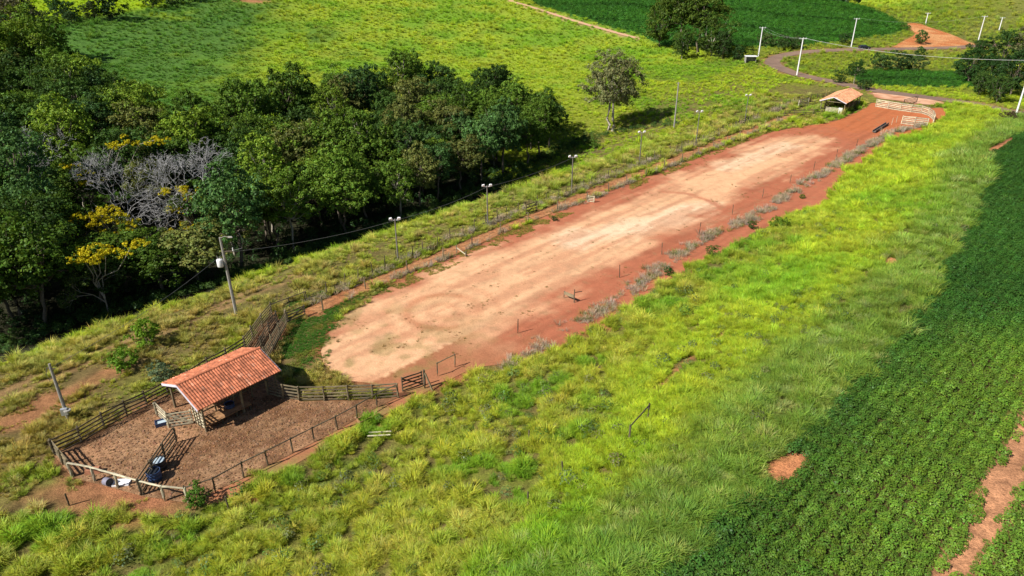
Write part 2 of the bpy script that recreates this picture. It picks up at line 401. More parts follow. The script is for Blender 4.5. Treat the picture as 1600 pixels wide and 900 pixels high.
C_SOIL = np.array((0.36, 0.125, 0.065)); C_ORANGE = np.array((0.52, 0.19, 0.08)); C_DRY = np.array((0.26, 0.22, 0.08))
C_LIME = np.array((0.295, 0.41, 0.03)); C_GREEN = np.array((0.14, 0.32, 0.022)); C_DGRN = np.array((0.035, 0.09, 0.018)); C_OLIVE = np.array((0.23, 0.24, 0.045))
def lerp(a, b, t): return a + (b - a) * np.asarray(t)[..., None]
def pasture(x, y):
    """colour of the grass cover at a spot"""
    u, v = UV(x, y)
    n = fbm(x / 14, y / 14, 21, 4); n2 = fbm(x / 4.5, y / 4.5, 31, 3); n3 = fbm(x / 40, y / 40, 41, 3)
    c = np.broadcast_to(C_LIME, (len(x), 3)).copy()
    c = lerp(c, C_GREEN, ss(0.45, 0.7, n) * 0.75)
    c = lerp(c, C_OLIVE, ss(0.5, 0.75, n2) * 0.25)
    px, py = topx(x, y, T(x, y))
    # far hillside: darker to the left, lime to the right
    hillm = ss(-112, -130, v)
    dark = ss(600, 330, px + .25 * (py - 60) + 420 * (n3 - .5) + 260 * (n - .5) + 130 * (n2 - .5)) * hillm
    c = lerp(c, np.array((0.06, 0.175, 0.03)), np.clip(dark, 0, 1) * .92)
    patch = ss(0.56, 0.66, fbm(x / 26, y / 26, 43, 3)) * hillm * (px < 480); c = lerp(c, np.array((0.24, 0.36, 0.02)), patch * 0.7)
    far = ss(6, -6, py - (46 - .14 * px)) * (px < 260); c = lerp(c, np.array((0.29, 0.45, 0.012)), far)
    # taller bluish grass beside the crop
    d = dline(x, y, SOY, True); b = ss(9, 3, d + 8 * (n - .5)) * (v > -41); c = lerp(c, np.array((0.13, 0.23, 0.045)), np.clip(b, 0, 1) * 0.85)
    # right-hand far hill and road verges
    rr = ss(225, 250, u) * (v > -130); c = lerp(c, np.array((0.15, 0.20, 0.035)), rr * 0.5)
    # the strip below the corral and track: thin, drying grass
    dry = ss(-42, -48, v) * ss(-79, -74, v) * ss(52, 36, u) * ss(35, 39, y); c = lerp(c, np.array((0.30, 0.26, 0.075)), np.clip(dry, 0, 1) * (0.35 + 0.6 * ss(.35, .6, n2)))
    strip = ss(-64, -66, v) * ss(-80, -76, v); c = lerp(c, np.array((0.27, 0.29, 0.075)), strip * 0.5)
    return c
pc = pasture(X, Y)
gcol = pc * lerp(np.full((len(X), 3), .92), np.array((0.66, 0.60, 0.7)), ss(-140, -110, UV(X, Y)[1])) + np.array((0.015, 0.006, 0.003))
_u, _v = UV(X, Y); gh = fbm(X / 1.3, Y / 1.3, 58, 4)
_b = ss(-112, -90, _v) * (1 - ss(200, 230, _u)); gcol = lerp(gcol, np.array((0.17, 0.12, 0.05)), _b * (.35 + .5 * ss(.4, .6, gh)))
nn = fbm(X / 3, Y / 3, 55, 4)
def soil(poly, soft, col, amt=1.0):
    global gcol
    m = X * 0; k = (X > -400) & (X < 500) & (Y < 600) & (Y > 0)
    d = sdf(X[k], Y[k], poly) + (nn[k] - 0.5) * soft * 3
    m[k] = ss(soft, -soft * 0.3, d) * amt
    gcol = lerp(gcol, np.asarray(col), m)
def soilline(line, wid, soft, col, amt=1.0):
    global gcol
    d = dline(X, Y, line) + (nn - 0.5) * soft * 3
    gcol = lerp(gcol, np.asarray(col), ss(wid + soft, wid - soft * .3, d) * amt)
soil(FARSOY, 1.0, (0.04, 0.135, 0.018)); soil(SOY2, 1.0, (0.035, 0.11, 0.02))
soil(SOY, 0.4, (0.085, 0.06, 0.025))  # crop ground coloured dark to stand for shaded weeds between the rows
soil(ARENA, 1.6, C_SOIL); soil(CORRAL, 1.3, (0.28, 0.13, 0.065))
soilline(PATH, 1.4, 0.9, (0.42, 0.17, 0.075), 0.9)
for off in (-0.8, 0.8):
    tk = [(a + off * 0.6, b - off * 0.8) for a, b in TRACK]; soilline(tk, 0.35, 0.5, (0.33, 0.20, 0.09), 0.85)
soilline(ROAD, 4.0, 1.5, (0.36, 0.17, 0.09), 0.6); soil(VERGE, 1.5, (0.5, 0.24, 0.14)); soil(CUT, 1.5, (0.5, 0.2, 0.09))
soilline(HILLPATH, 1.2, 0.8, (0.52, 0.30, 0.17)); soilline(STRIP, 0.9, 0.5, (0.56, 0.27, 0.14))
for iq, q in enumerate(DIRT): soil(q, 0.5 if iq not in (4, 6) else 1.6, (0.62, 0.255, 0.115) if iq == 0 else (0.46, 0.19, 0.095), 1 if iq not in (4, 6) else .6)
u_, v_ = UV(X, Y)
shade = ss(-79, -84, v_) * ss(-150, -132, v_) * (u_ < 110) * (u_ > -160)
gcol = lerp(gcol, np.array((0.035, 0.035, 0.018)), shade)     # shade under the trees painted dark into the land, with leaf litter
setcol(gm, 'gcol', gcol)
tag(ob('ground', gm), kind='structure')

def sheet(name, poly, step, mat, off, colfn):
    """a draped surface laid a little above the land"""
    bd = densify(poly, step * 1.2, True, 0.0)
    P = np.array(bd); a, b = P.min(0), P.max(0)
    qx, qy = np.meshgrid(np.arange(a[0], b[0], step), np.arange(a[1], b[1], step)); qx = qx.ravel() + NR.uniform(-.2, .2, qx.size) * step; qy = qy.ravel() + NR.uniform(-.2, .2, qy.size) * step
    k = sdf(qx, qy, bd) < -step * 0.5
    pts = [Vector(p) for p in bd] + [Vector((float(i), float(j))) for i, j in zip(qx[k], qy[k])]
    n = len(bd)
    v, e, f, *_ = delaunay_2d_cdt(pts, [], [list(range(n))], 1, 1e-5)
    v = np.array([(p.x, p.y) for p in v])
    m = mesh(name, np.column_stack([v, T(v[:, 0], v[:, 1]) + off]), [list(q) for q in f], mat, True)
    for p in m.polygons:
        if p.normal.z < 0: p.flip()
    setcol(m, 'gcol', colfn(v[:, 0], v[:, 1]))
    return tag(ob(name, m), kind='structure')
RING = G(692, 486); ARC = GL([(1035, 300), (1075, 303), (1110, 315), (1140, 335)]); EYE = GL([(900, 375), (1010, 350), (1100, 325)]); EYE2 = GL([(1130, 262), (1230, 228)])
def arena_col(x, y):
    n = fbm(x / 3, y / 3, 71, 4); u, v = UV(x, y); st = fbm(u / 9, v / 1.3, 75, 4); n8 = fbm(x / .7, y / .7, 77, 3)
    d = sdf(x, y, PALE) - .8 + (n - .5) * 5 + (st - .5) * 5.5
    p = ss(2.4, -3.2, d)
    red = np.array((0.40, 0.135, 0.072)); pale = np.array((0.70, 0.40, 0.225)); white = np.array((0.78, 0.57, 0.385))
    c = lerp(np.broadcast_to(red, (len(x), 3)), pale, p)
    c = lerp(c, white, ss(5.0, 0.5, dline(x, y, EYE) + (n - .5) * 4) * p * .85); c = lerp(c, white, ss(4.0, 0.5, dline(x, y, EYE2) + (n - .5) * 4) * p * .6)
    far = ss(150, 172, u + (n - .5) * 16); c = lerp(c, np.array((0.45, 0.14, 0.055)), far * .95)
    hl = fbm(u / 16, v / .55, 79, 2); c = c * (1 - .16 * ss(.52, .72, hl))[:, None]
    r = np.hypot(x - RING[0], y - RING[1])
    ring = np.exp(-((r - 4.0) / .65) ** 2) * (0.5 + 0.5 * (x < RING[0] + 2)) + 0.5 * np.exp(-((r - 1.6) / .5) ** 2) + .35 * np.exp(-((r - 6.3) / .5) ** 2)
    c = lerp(c, np.array((0.44, 0.18, 0.09)), np.clip(ring * .9 * (0.45 + st), 0, 1))
    c = lerp(c, red, ss(1.1, 0.2, dline(x, y, ARC) + (n - .5) * 1.5) * .75)
    c = lerp(c, np.array((0.46, 0.21, 0.115)), ss(.5, .66, st) * p * .6); c = lerp(c, np.array((0.40, 0.24, 0.14)), ss(.62, .75, fbm(x / .9, y / .9, 78, 3)) * p * .3)
    c = lerp(c, np.array((0.30, 0.20, 0.10)), ss(.68, .8, n8) * .4)
    low = ss(40, 30, u) * ss(-41, -46, v)                       # earth beside the corral rail
    c = lerp(c, np.array((0.36, 0.15, 0.075)), ss(48, 38, u) * (v > -46))
    gr = ss(.5, .62, fbm(x / 2.2, y / 2.2, 91, 3)) * ss(52, 30, u)
    return lerp(c, np.array((0.20, 0.18, 0.06)), gr * .6)
sheet('arena_track', ARENA, 0.42, M_SAND, 0.035, arena_col)
def corral_col(x, y):
    n = .6 * fbm(x / .5, y / .5, 81, 4) + .4 * fbm(x / 3.5, y / 3.5, 83, 3); c = lerp(np.broadcast_to(np.array((0.20, 0.10, 0.05)), (len(x), 3)), np.array((0.36, 0.21, 0.115)), ss(.35, .65, n)); return lerp(c, np.array((0.44, 0.24, 0.13)), ss(.55, .68, fbm(x / 4.5, y / 4.5, 84, 3)) * .7)
sheet('corral_floor', CORRAL, 0.4, M_MUD, 0.07, corral_col)
sheet('bare_earth', CUT, 1.6, M_MUD, 0.12, lambda x, y: lerp(np.broadcast_to(np.array((0.50, 0.17, 0.06)), (len(x), 3)), np.array((0.60, 0.30, 0.13)), ss(.3, .7, fbm(x / 5, y / 5, 5, 4))))
sheet('road_verge', VERGE, 1.2, M_SAND, 0.10, lambda x, y: lerp(np.broadcast_to(np.array((0.50, 0.22, 0.12)), (len(x), 3)), np.array((0.66, 0.40, 0.26)), ss(.35, .7, fbm(x / 3, y / 3, 5, 4))))
def ribbon(name, line, wid, mat, off, colfn, step=1.5, n=5):
    L = densify(line, step); v = []; f = []
    for i, p in enumerate(L):
        a = np.array(L[max(i - 1, 0)]); b = np.array(L[min(i + 1, len(L) - 1)]); d = (b - a) / (np.linalg.norm(b - a) + 1e-9); nrm = np.array((-d[1], d[0]))
        ww = wid * (1 + 0.25 * (float(fbm(np.array([p[0] / 4]), np.array([p[1] / 4]), 8)[0]) - .5))
        for j in range(n):
            q = np.array(p) + nrm * ww * (0.5 - j / (n - 1)); v.append((q[0], q[1]))
        if i:
            k = i * n
            for j in range(n - 1): f.append([k + j, k - n + j, k - n + j + 1, k + j + 1])
    v = np.array(v); m = mesh(name, np.column_stack([v, T(v[:, 0], v[:, 1]) + off]), f, mat, True)
    for p in m.polygons:
        if p.normal.z < 0: p.flip()
    setcol(m, 'gcol', colfn(v[:, 0], v[:, 1])); return tag(ob(name, m), kind='structure')
ribbon('road', ROAD, 5.2, M_SAND, 0.13, lambda x, y: lerp(np.broadcast_to(np.array((0.17, 0.115, 0.09)), (len(x), 3)), np.array((0.29, 0.19, 0.14)), fbm(x / 3, y / 3, 6, 3)))
ribbon('dirt_path', PATH, 2.0, M_MUD, 0.05, lambda x, y: lerp(np.broadcast_to(np.array((0.38, 0.14, 0.06)), (len(x), 3)), np.array((0.46, 0.24, 0.11)), fbm(x / 2, y / 2, 6, 3)), 0.8)
ribbon('hill_track', HILLPATH, 2.6, M_SAND, 0.2, lambda x, y: np.broadcast_to(np.array((0.56, 0.34, 0.21)), (len(x), 3)), 3)

# ------------------------------------------------------------------ scattered plants (one object each)
def blades(n, rad, h, wid, seed, lean=0.5, curve=0.35):
    r = random.Random(seed); v = []; f = []; lv = []
    for i in range(n):
        a = r.uniform(0, 6.283); d = rad * math.sqrt(r.random()) * 0.6; bx, by = d * math.cos(a), d * math.sin(a)
        a2 = a + r.uniform(-.9, .9); hh = h * r.uniform(.55, 1.0); le = lean * r.uniform(.2, 1.1) * hh
        tx, ty = math.cos(a2), math.sin(a2); t = a2 + r.uniform(-.8, .8) + 1.57; sx, sy = math.cos(t) * wid / 2, math.sin(t) * wid / 2
        k = len(v)
        mx, my = bx + tx * le * .4, by + ty * le * .4; ex, ey = bx + tx * le, by + ty * le
        v += [(bx - sx, by - sy, -0.05), (bx + sx, by + sy, -0.05), (mx - sx, my - sy, hh * .62), (mx + sx, my + sy, hh * .62), (ex, ey, hh * (1 - curve * r.random()))]
        f += [[k, k + 1, k + 3, k + 2], [k + 2, k + 3, k + 4]]
        b = r.uniform(.75, 1.25); yel = r.uniform(.9, 1.2); lv += [(b * .8 * yel, b * .8, b * .8)] * 2 + [(b * yel, b, b * .8)] * 3
    return v, f, lv
def bushlet(n, rad, h, leaf, seed, flat=0.5):
    r = random.Random(seed); v = []; f = []; lv = []
    for i in range(n):
        a = r.uniform(0, 6.283); c = r.uniform(-.2, 1); s = math.sqrt(max(0, 1 - c * c)); q = r.uniform(.55, 1) ** .6
        p = Vector((rad * q * s * math.cos(a), rad * q * s * math.sin(a), h * (0.45 + 0.5 * q * c)))
        nrm = (Vector((s * math.cos(a), s * math.sin(a), c + flat)) + Vector((r.uniform(-1, 1), r.uniform(-1, 1), r.uniform(-1, 1))) * .7).normalized()
        t = nrm.orthogonal().normalized(); t = Matrix.Rotation(r.uniform(0, 6.28), 3, nrm) @ t; b = nrm.cross(t); L = leaf * r.uniform(.7, 1.3)
        k = len(v); v += [p - t * L / 2, p + b * L * .32, p + t * L / 2, p - b * L * .32]; f.append([k, k + 1, k + 2, k + 3])
        g = r.uniform(.7, 1.3); lv += [(g * r.uniform(.9, 1.15), g, g)] * 4
    return v, f, lv
def pebble(seed):
    r = random.Random(seed); v = []; n = 6
    for k, (rr, z) in enumerate(((1, 0), (.8, .5), (.3, .75))):
        for i in range(n): t = 6.283 * i / n + k * .3; q = rr * r.uniform(.7, 1.2); v.append((q * math.cos(t), q * math.sin(t), z * r.uniform(.8, 1.2) - .1))
    f = [[k * n + i, k * n + (i + 1) % n, (k + 1) * n + (i + 1) % n, (k + 1) * n + i] for k in range(2) for i in range(n)] + [[12 + i for i in range(6)]]
    g = r.uniform(.8, 1.2); return v, f, [(g, g, g)] * len(v)

def scatter(name, label, cat, protos, mat, pts, rot, scl, col, lean=None):
    n = len(pts); V = []; F = []; LV = []; pid = []
    for k, (v, f, lv) in enumerate(protos):
        o = len(V); V += [tuple(p) for p in v]; F += [[a + o for a in q] for q in f]; LV += lv; pid += [k] * len(v)
    o = len(V); V = np.vstack([np.array(V), pts])
    m = bpy.data.meshes.new(name); m.from_pydata(V.tolist(), [], F); m.materials.append(mat)
    pidv = np.concatenate([np.array(pid), -1 - NR.integers(0, len(protos), n)]).astype(np.int32)
    a = m.attributes.new('pid', 'INT', 'POINT'); a.data.foreach_set('value', pidv)
    setcol(m, 'lv', np.vstack([np.array(LV), np.ones((n, 3))])); setcol(m, 'col', np.vstack([np.ones((o, 3)), col]))
    e = np.zeros((len(V), 3), np.float32); e[o:, 2] = rot
    if lean is not None: e[o:, 0] = lean
    a = m.attributes.new('rot', 'FLOAT_VECTOR', 'POINT'); a.data.foreach_set('vector', e.ravel())
    s = np.ones((len(V), 3), np.float32); s[o:] = scl if np.ndim(scl) == 2 else np.asarray(scl)[:, None]
    a = m.attributes.new('scl', 'FLOAT_VECTOR', 'POINT'); a.data.foreach_set('vector', s.ravel())
    g = bpy.data.node_groups.new(name, 'GeometryNodeTree')
    g.interface.new_socket('Geometry', in_out='INPUT', socket_type='NodeSocketGeometry'); g.interface.new_socket('Geometry', in_out='OUTPUT', socket_type='NodeSocketGeometry')
    gi = g.nodes.new('NodeGroupInput'); go = g.nodes.new('NodeGroupOutput'); L = g.links.new
    def attr(nm, ty):
        q = g.nodes.new('GeometryNodeInputNamedAttribute'); q.data_type = ty; q.inputs[0].default_value = nm; return q.outputs[0]
    def eq(val):
        c = g.nodes.new('FunctionNodeCompare'); c.data_type = 'INT'; c.operation = 'EQUAL'; L(attr('pid', 'INT'), c.inputs[2]); c.inputs[3].default_value = val; return c.outputs[0]
    j = g.nodes.new('GeometryNodeJoinGeometry')
    for k in range(len(protos)):
        pr = g.nodes.new('GeometryNodeSeparateGeometry'); pr.domain = 'POINT'; L(gi.outputs[0], pr.inputs[0]); L(eq(k), pr.inputs[1])
        pt = g.nodes.new('GeometryNodeSeparateGeometry'); pt.domain = 'POINT'; L(gi.outputs[0], pt.inputs[0]); L(eq(-1 - k), pt.inputs[1])
        it = g.nodes.new('GeometryNodeInstanceOnPoints'); L(pt.outputs[0], it.inputs['Points']); L(pr.outputs[0], it.inputs['Instance'])
        er = g.nodes.new('FunctionNodeEulerToRotation'); L(attr('rot', 'FLOAT_VECTOR'), er.inputs[0]); L(er.outputs[0], it.inputs['Rotation'])
        L(attr('scl', 'FLOAT_VECTOR'), it.inputs['Scale']); L(it.outputs[0], j.inputs[0])
    L(j.outputs[0], go.inputs[0])
    o_ = ob(name, m); md = o_.modifiers.new('scatter', 'NODES'); md.node_group = g
    return tag(o_, label, cat, kind='stuff')

def jit(x0, x1, y0, y1, c):
    a, b = np.meshgrid(np.arange(x0, x1, c), np.arange(y0, y1, c)); a = a.ravel(); b = b.ravel()
    return a + NR.uniform(-.5, .5, a.size) * c, b + NR.uniform(-.5, .5, a.size) * c
def field(x0, x1, y0, y1, cells, keep):
    """points whose spacing grows with distance: cells = [(d0, d1, cell)]"""
    ox, oy, oc = [], [], []
    for d0, d1, c in cells:
        x, y = jit(x0, x1, y0, y1, c); d = np.hypot(x, y); k = (d >= d0) & (d < d1); x, y = x[k], y[k]
        k = inview(x, y, T(x, y)); x, y = x[k], y[k]
        k = keep(x, y); ox.append(x[k]); oy.append(y[k]); oc.append(np.full(k.sum(), c))
    return np.concatenate(ox), np.concatenate(oy), np.concatenate(oc)
TURF = GL([(440, 545), (452, 520), (480, 500), (520, 480), (560, 462), (560, 472), (525, 500), (508, 535), (500, 562), (470, 598), (440, 580)])
def free(x, y):
    """ground that carries grass"""
    n = fbm(x / 2.5, y / 2.5, 61, 3) - .5
    k = (sdf(x, y, ARENA) + n * 3 > 0.3) & (sdf(x, y, CORRAL) + n * 1.5 > 0.35) & (sdf(x, y, SOY) + 2.6 * (fbm(x / 1.7, y / 1.7, 34, 3) - .5) > -.25) & ~inpoly(x, y, FARSOY) & ~inpoly(x, y, SOY2)
    k &= (dline(x, y, ROAD) > 3.1) & (sdf(x, y, CUT) > .5) & (sdf(x, y, VERGE) + n > .5) & (dline(x, y, PATH) + n * 1.2 > 1.1) & (dline(x, y, HILLPATH) > 1.5)
    for off in (-.8, .8): k &= dline(x, y, [(a + off * .6, b - off * .8) for a, b in TRACK]) + n * 1.2 > 0.4
    for iq, q in enumerate(DIRT): k &= sdf(x, y, q) + n * (.8 if iq == 0 else 2 if iq not in (4, 6) else 9) > 0.1
    return k
def grow(name, label, cat, protos, mat, x, y, sz, col, zv=0.35, off=0.0, var=.25):
    n = len(x); s = np.asarray(sz) * NR.uniform(.7, 1.3, n); sc = np.column_stack([s, s, s * NR.uniform(1 - zv, 1 + zv, n)])
    c = col * NR.uniform(1 - var, 1 + var, (n, 1)) * np.column_stack([NR.uniform(.88, 1.14, n), np.ones(n), NR.uniform(.8, 1.2, n)])
    return scatter(name, label, cat, protos, mat, np.column_stack([x, y, T(x, y) + off]), NR.uniform(0, 6.283, n), sc, c, NR.normal(0, .12, n))
TUFT = [blades(84, .42, .78, .027, i, .95) for i in range(6)]
LOW = [blades(46, .45, .36, .03, 20 + i, 1.1) for i in range(3)]

# bank between the arena and the crop
def tussocks(x, y, c, cl, clump, seed, lo, hi, dry, dryamt):
    f, r = worley(x, y, clump, seed); f2, r2 = worley(x, y, clump * .45, seed + 9)
    big = fbm(x / 6, y / 6, seed + 3, 3)
    sz = (lo + (hi - lo) * np.clip(1.05 - f * 1.25, 0, 1)) * (.7 + .6 * big) * (.75 + .5 * r)
    cl = cl * (.80 + .36 * r)[:, None] * (.88 + .24 * r2)[:, None]
    cl = lerp(cl, np.asarray(dry), np.clip(ss(.55, .95, r2) * dryamt + ss(.62, .9, f) * dryamt * .6, 0, 1))
    return sz, cl
onbank = lambda x, y: ((UV(x, y)[1] > -44) | (y < 37.0))
x, y, c = field(-75, 140, 20, 200, [(0, 62, .33), (62, 85, .40), (85, 120, .54), (120, 215, .85)], lambda x, y: free(x, y) & onbank(x, y) & (UV(x, y)[0] < 215))
cl = pasture(x, y); u, v = UV(x, y); nb_ = fbm(x / 5, y / 5, 24, 3) - .5
low = ss(1.5, -2.5, v - (-29.5 + 8 * ss(52, 24, u)) + 7 * nb_) * ss(110, 80, u); dsoy = dline(x, y, SOY, True); top = ss(9, 4, dsoy + 8 * nb_) * (v > -36)
f, r = worley(x, y, 1.55, 13); f2, r2 = worley(x, y, .62, 22); big = fbm(x / 6, y / 6, 16, 3)
dome = np.clip(1.1 - f * 1.3, 0, 1)
sz = ((.5 + .4 * dome) * (1 - low) + (.16 + 1.0 * dome) * low) * (.75 + .5 * big) * (.8 + .4 * r) + .3 * top * (.6 + .8 * big)
cl = lerp(cl, np.array((0.29, 0.33, 0.045)), low * (.4 + .5 * r)); cl = cl * (.82 + .34 * r)[:, None] * (.86 + .28 * r2)[:, None]
cl = lerp(cl, np.array((0.37, 0.33, 0.12)), np.clip(ss(.6, .95, r2) * (.1 + .35 * low) + ss(.55, .85, f) * low * .5, 0, 1))
cl = lerp(cl, np.array((0.14, 0.30, 0.025)), low * ss(.62, .72, fbm(x / 4, y / 4, 27, 2)) * .8)
cl = lerp(cl, np.array((0.30, 0.33, 0.16)), top * ss(.75, .95, r2) * .5)
k = (fbm(x / 1.6, y / 1.6, 15, 3) > .25 + .09 * low) & ~((low > .5) & (f > .66)); x, y, c, sz, cl = x[k], y[k], c[k], sz[k], cl[k]
grow('bank_grass', 'tall bright yellow-green grass tussocks covering the bank beside the arena', 'grass', TUFT, M_GRASS, x, y, sz * (c / .36) ** .7, cl * 1.27)
# thin drying grass round the corral and the strip beside the wood
x, y, c = field(-110, 130, 26, 270, [(0, 75, .36), (75, 110, .48), (110, 210, .8)], lambda x, y: free(x, y) & ~onbank(x, y) & (UV(x, y)[1] > -84) & ~inpoly(x, y, TURF))
cl = pasture(x, y); sz, cl = tussocks(x, y, c, cl, 1.7, 14, .26, .85, (0.40, 0.34, 0.14), .8)
n1 = fbm(x / 2.2, y / 2.2, 16, 3); k = n1 > .27; x, y, c, sz, cl, n1 = x[k], y[k], c[k], sz[k], cl[k], n1[k]
grow('verge_grass', 'thin pale drying grass between the corral, the wire fence and the wood', 'grass', TUFT[:3] + LOW, M_GRASS, x, y, sz * (.4 + 1.0 * ss(.3, .6, n1)) * (c / .40) ** .75, cl * 1.2)
# pasture on the far hillside and round the road
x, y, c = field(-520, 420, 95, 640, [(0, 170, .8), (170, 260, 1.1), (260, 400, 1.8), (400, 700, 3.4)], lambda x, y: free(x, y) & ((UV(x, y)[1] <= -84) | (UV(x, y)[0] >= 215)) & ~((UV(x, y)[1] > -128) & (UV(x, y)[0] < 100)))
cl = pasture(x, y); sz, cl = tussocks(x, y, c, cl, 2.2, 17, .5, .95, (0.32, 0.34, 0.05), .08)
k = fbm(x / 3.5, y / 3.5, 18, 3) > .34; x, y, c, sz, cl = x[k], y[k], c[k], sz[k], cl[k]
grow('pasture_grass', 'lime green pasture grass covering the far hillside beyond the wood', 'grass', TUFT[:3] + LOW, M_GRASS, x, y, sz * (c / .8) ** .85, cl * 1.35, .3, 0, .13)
# broad-leaved weeds in the bank
x, y, c = field(-75, 140, 20, 200, [(0, 80, 1.15), (80, 215, 2.0)], lambda x, y: free(x, y) & onbank(x, y) & (UV(x, y)[0] < 200))
k = fbm(x / 3.5, y / 3.5, 66, 3) + .2 * NR.random(len(x)) > .66; x, y, c = x[k], y[k], c[k]
cl = lerp(np.broadcast_to(np.array((0.09, 0.19, 0.03)), (len(x), 3)), np.array((0.16, 0.17, 0.07)), NR.random(len(x)))
grow('bank_weeds', 'scattered broad-leaved weeds and dull stems among the bank grass', 'weeds', [bushlet(70, .42, .75, .12, 300 + i, .5) for i in range(3)], M_CROP, x, y, .5 + .9 * NR.random(len(x)) ** 2, cl, .4)
# crop in rows on the right
RD = np.array(STRIP[5]) - np.array(STRIP[1]); RD = RD / np.linalg.norm(RD); RN = np.array((RD[1], -RD[0]))
a, b = np.meshgrid(np.arange(-60, 200, 0.27), np.arange(-180, 180)); par = (b.ravel() % 2).astype(float); a = a.ravel() + NR.uniform(-.12, .12, a.size); b = b.ravel() * .43 + NR.normal(0, .04, b.size)
o0 = np.array(STRIP[3]); x = o0[0] + RD[0] * a + RN[0] * b; y = o0[1] + RD[1] * a + RN[1] * b
k = inview(x, y, T(x, y)); x, y, b = x[k], y[k], par[k]
k = (sdf(x, y, SOY) + 2.6 * (fbm(x / 1.7, y / 1.7, 34, 3) - .5) < 0) & (dline(x, y, STRIP) + 2.0 * (fbm(x / 1.8, y / 1.8, 33) - .5) > .72); x, y, b = x[k], y[k], b[k]
for q in DIRT: kk = sdf(x, y, q) > .1; x, y, b = x[kk], y[kk], b[kk]
ds = dline(x, y, STRIP); th = ss(2, 14, ds + 6 * (fbm(x / 6, y / 6, 35) - .5)); SOYP = [bushlet(80, .35, .62, .12, 40 + i, 1.1) for i in range(4)]
cl = lerp(np.broadcast_to(np.array((0.155, 0.285, 0.032)), (len(x), 3)), np.array((0.055, 0.15, 0.024)), th) * (1 - .18 * b)[:, None] * (0.75 + .5 * fbm(x / 9, y / 9, 37))[:, None]  # in-between plants coloured darker, painting shaded valleys between the rows
grow('soybean_crop', 'dark green leafy crop growing in rows on the right slope', 'crop', SOYP, M_CROP, x, y, (.92 + .16 * th - b * (.40 - .12 * th)) * (.85 + .3 * fbm(x / 1.2, y / 1.2, 36)), cl, .2)
for nm, lb, poly, cell in (('far_crop', 'smooth dark green crop covering the hill behind the round tree clump', FARSOY, 1.7), ('roadside_crop', 'small dark green crop plot inside the road bend', SOY2, 1.2)):
    P = np.array(poly); x, y = jit(P[:, 0].min(), P[:, 0].max(), P[:, 1].min(), P[:, 1].max(), cell); k = inpoly(x, y, poly) & inview(x, y, T(x, y)); x, y = x[k], y[k]
    wv = np.sin((x * .30 + y * .95) * .22 + 7 * fbm(x / 60, y / 60, 3)); row = 1.0 - .5 * ss(.86, .98, wv) - .12 * (1 + np.sin((x * .3 + y * .95) * 1.1)) ; cl = np.array((0.062, 0.20, 0.022)) * (row * (.75 + .5 * fbm(x / 15, y / 15, 39)))[:, None]
    grow(nm, lb, 'crop', SOYP, M_CROP, x, y, np.full(len(x), cell * 1.5), cl, .1, -.35)
# green turf at the near end and left edge of the arena, tufts on the sand
x, y = jit(-40, 20, 45, 100, .2); k = (sdf(x, y, TURF) + 3.2 * (fbm(x / 1.8, y / 1.8, 45, 3) - .5) + .6 * (NR.random(len(x)) - .5) < 0) | ((dline(x, y, PATH) < 3.6) & (dline(x, y, PATH) > 1.2) & (UV(x, y)[1] > -66) & (fbm(x / 2, y / 2, 44) > .45)); x, y = x[k], y[k]
PATHS = [(a, b) for a, b in PATH]
x2, y2 = jit(20, 85, 95, 175, .35); k = (dline(x2, y2, PATH) < 4.0) & (dline(x2, y2, PATH) > 1.2) & (UV(x2, y2)[1] > -66.5) & (fbm(x2 / 2, y2 / 2, 44) > .42); x2, y2 = x2[k], y2[k]
sz = np.concatenate([np.full(len(x), .42), np.full(len(x2), .62)]); x = np.concatenate([x, x2]); y = np.concatenate([y, y2])
cl = lerp(np.broadcast_to(np.array((0.065, 0.185, 0.026)), (len(x), 3)), np.array((0.24, 0.24, 0.05)), np.clip(ss(38, 50, UV(x, y)[0]) + .7 * ss(.5, .7, fbm(x / 1.5, y / 1.5, 46)), 0, 1))
grow('arena_turf', 'short fresh green turf at the near end and along the edge of the arena', 'grass', LOW, M_GRASS, x, y, sz, cl)
x, y = jit(-25, 75, 50, 165, .38); k = inpoly(x, y, ARENA) & (UV(x, y)[1] < -41) & (UV(x, y)[1] > -70) & (fbm(x / 1.4, y / 1.4, 47, 3) + .2 * ss(60, 26, UV(x, y)[0]) * ss(.48, .6, fbm(x / 2.2, y / 2.2, 91, 3)) + .1 * fbm(x / 6, y / 6, 48) + .16 * NR.random(len(x)) > .86); x, y = x[k], y[k]
grow('arena_tufts', 'small sparse grass tufts and droppings dotted over the pale sand', 'grass', LOW, M_GRASS, x, y, .16 + .3 * NR.random(len(x)) ** 2, lerp(np.broadcast_to(np.array((0.16, 0.17, 0.04)), (len(x), 3)), np.array((0.30, 0.17, 0.09)), NR.random(len(x))), .5)
# grey dead grass along the old fence lines
def band(line, wid, cell, gate):
    P = np.array(line); x, y = jit(P[:, 0].min() - 2, P[:, 0].max() + 2, P[:, 1].min() - 2, P[:, 1].max() + 2, cell)
    d = dline(x, y, line) + 1.1 * (fbm(x / 1.5, y / 1.5, 49) - .5); k = (d < wid * (.3 + 1.3 * NR.random(len(x)))) & (fbm(x / 2.2, y / 2.2, 52, 3) + .16 * (NR.random(len(x)) - .5) > gate); return x[k], y[k]
DEADR = GL([(790, 575), (840, 545), (880, 515), (935, 490), (985, 460), (1020, 428), (1050, 402), (1120, 362), (1170, 345), (1230, 305), (1290, 270), (1340, 238), (1400, 205), (1440, 196)])
OUTER = GL([(478, 474), (510, 462), (560, 440), (625, 410), (700, 378), (770, 348), (830, 325), (900, 300), (960, 275), (1010, 255), (1085, 228), (1160, 195), (1210, 175), (1245, 160)])
INNER = GL([(505, 485), (577, 450), (647, 423), (715, 397), (788, 361), (857, 334), (918, 314), (985, 285), (1060, 255), (1140, 222), (1220, 190)])
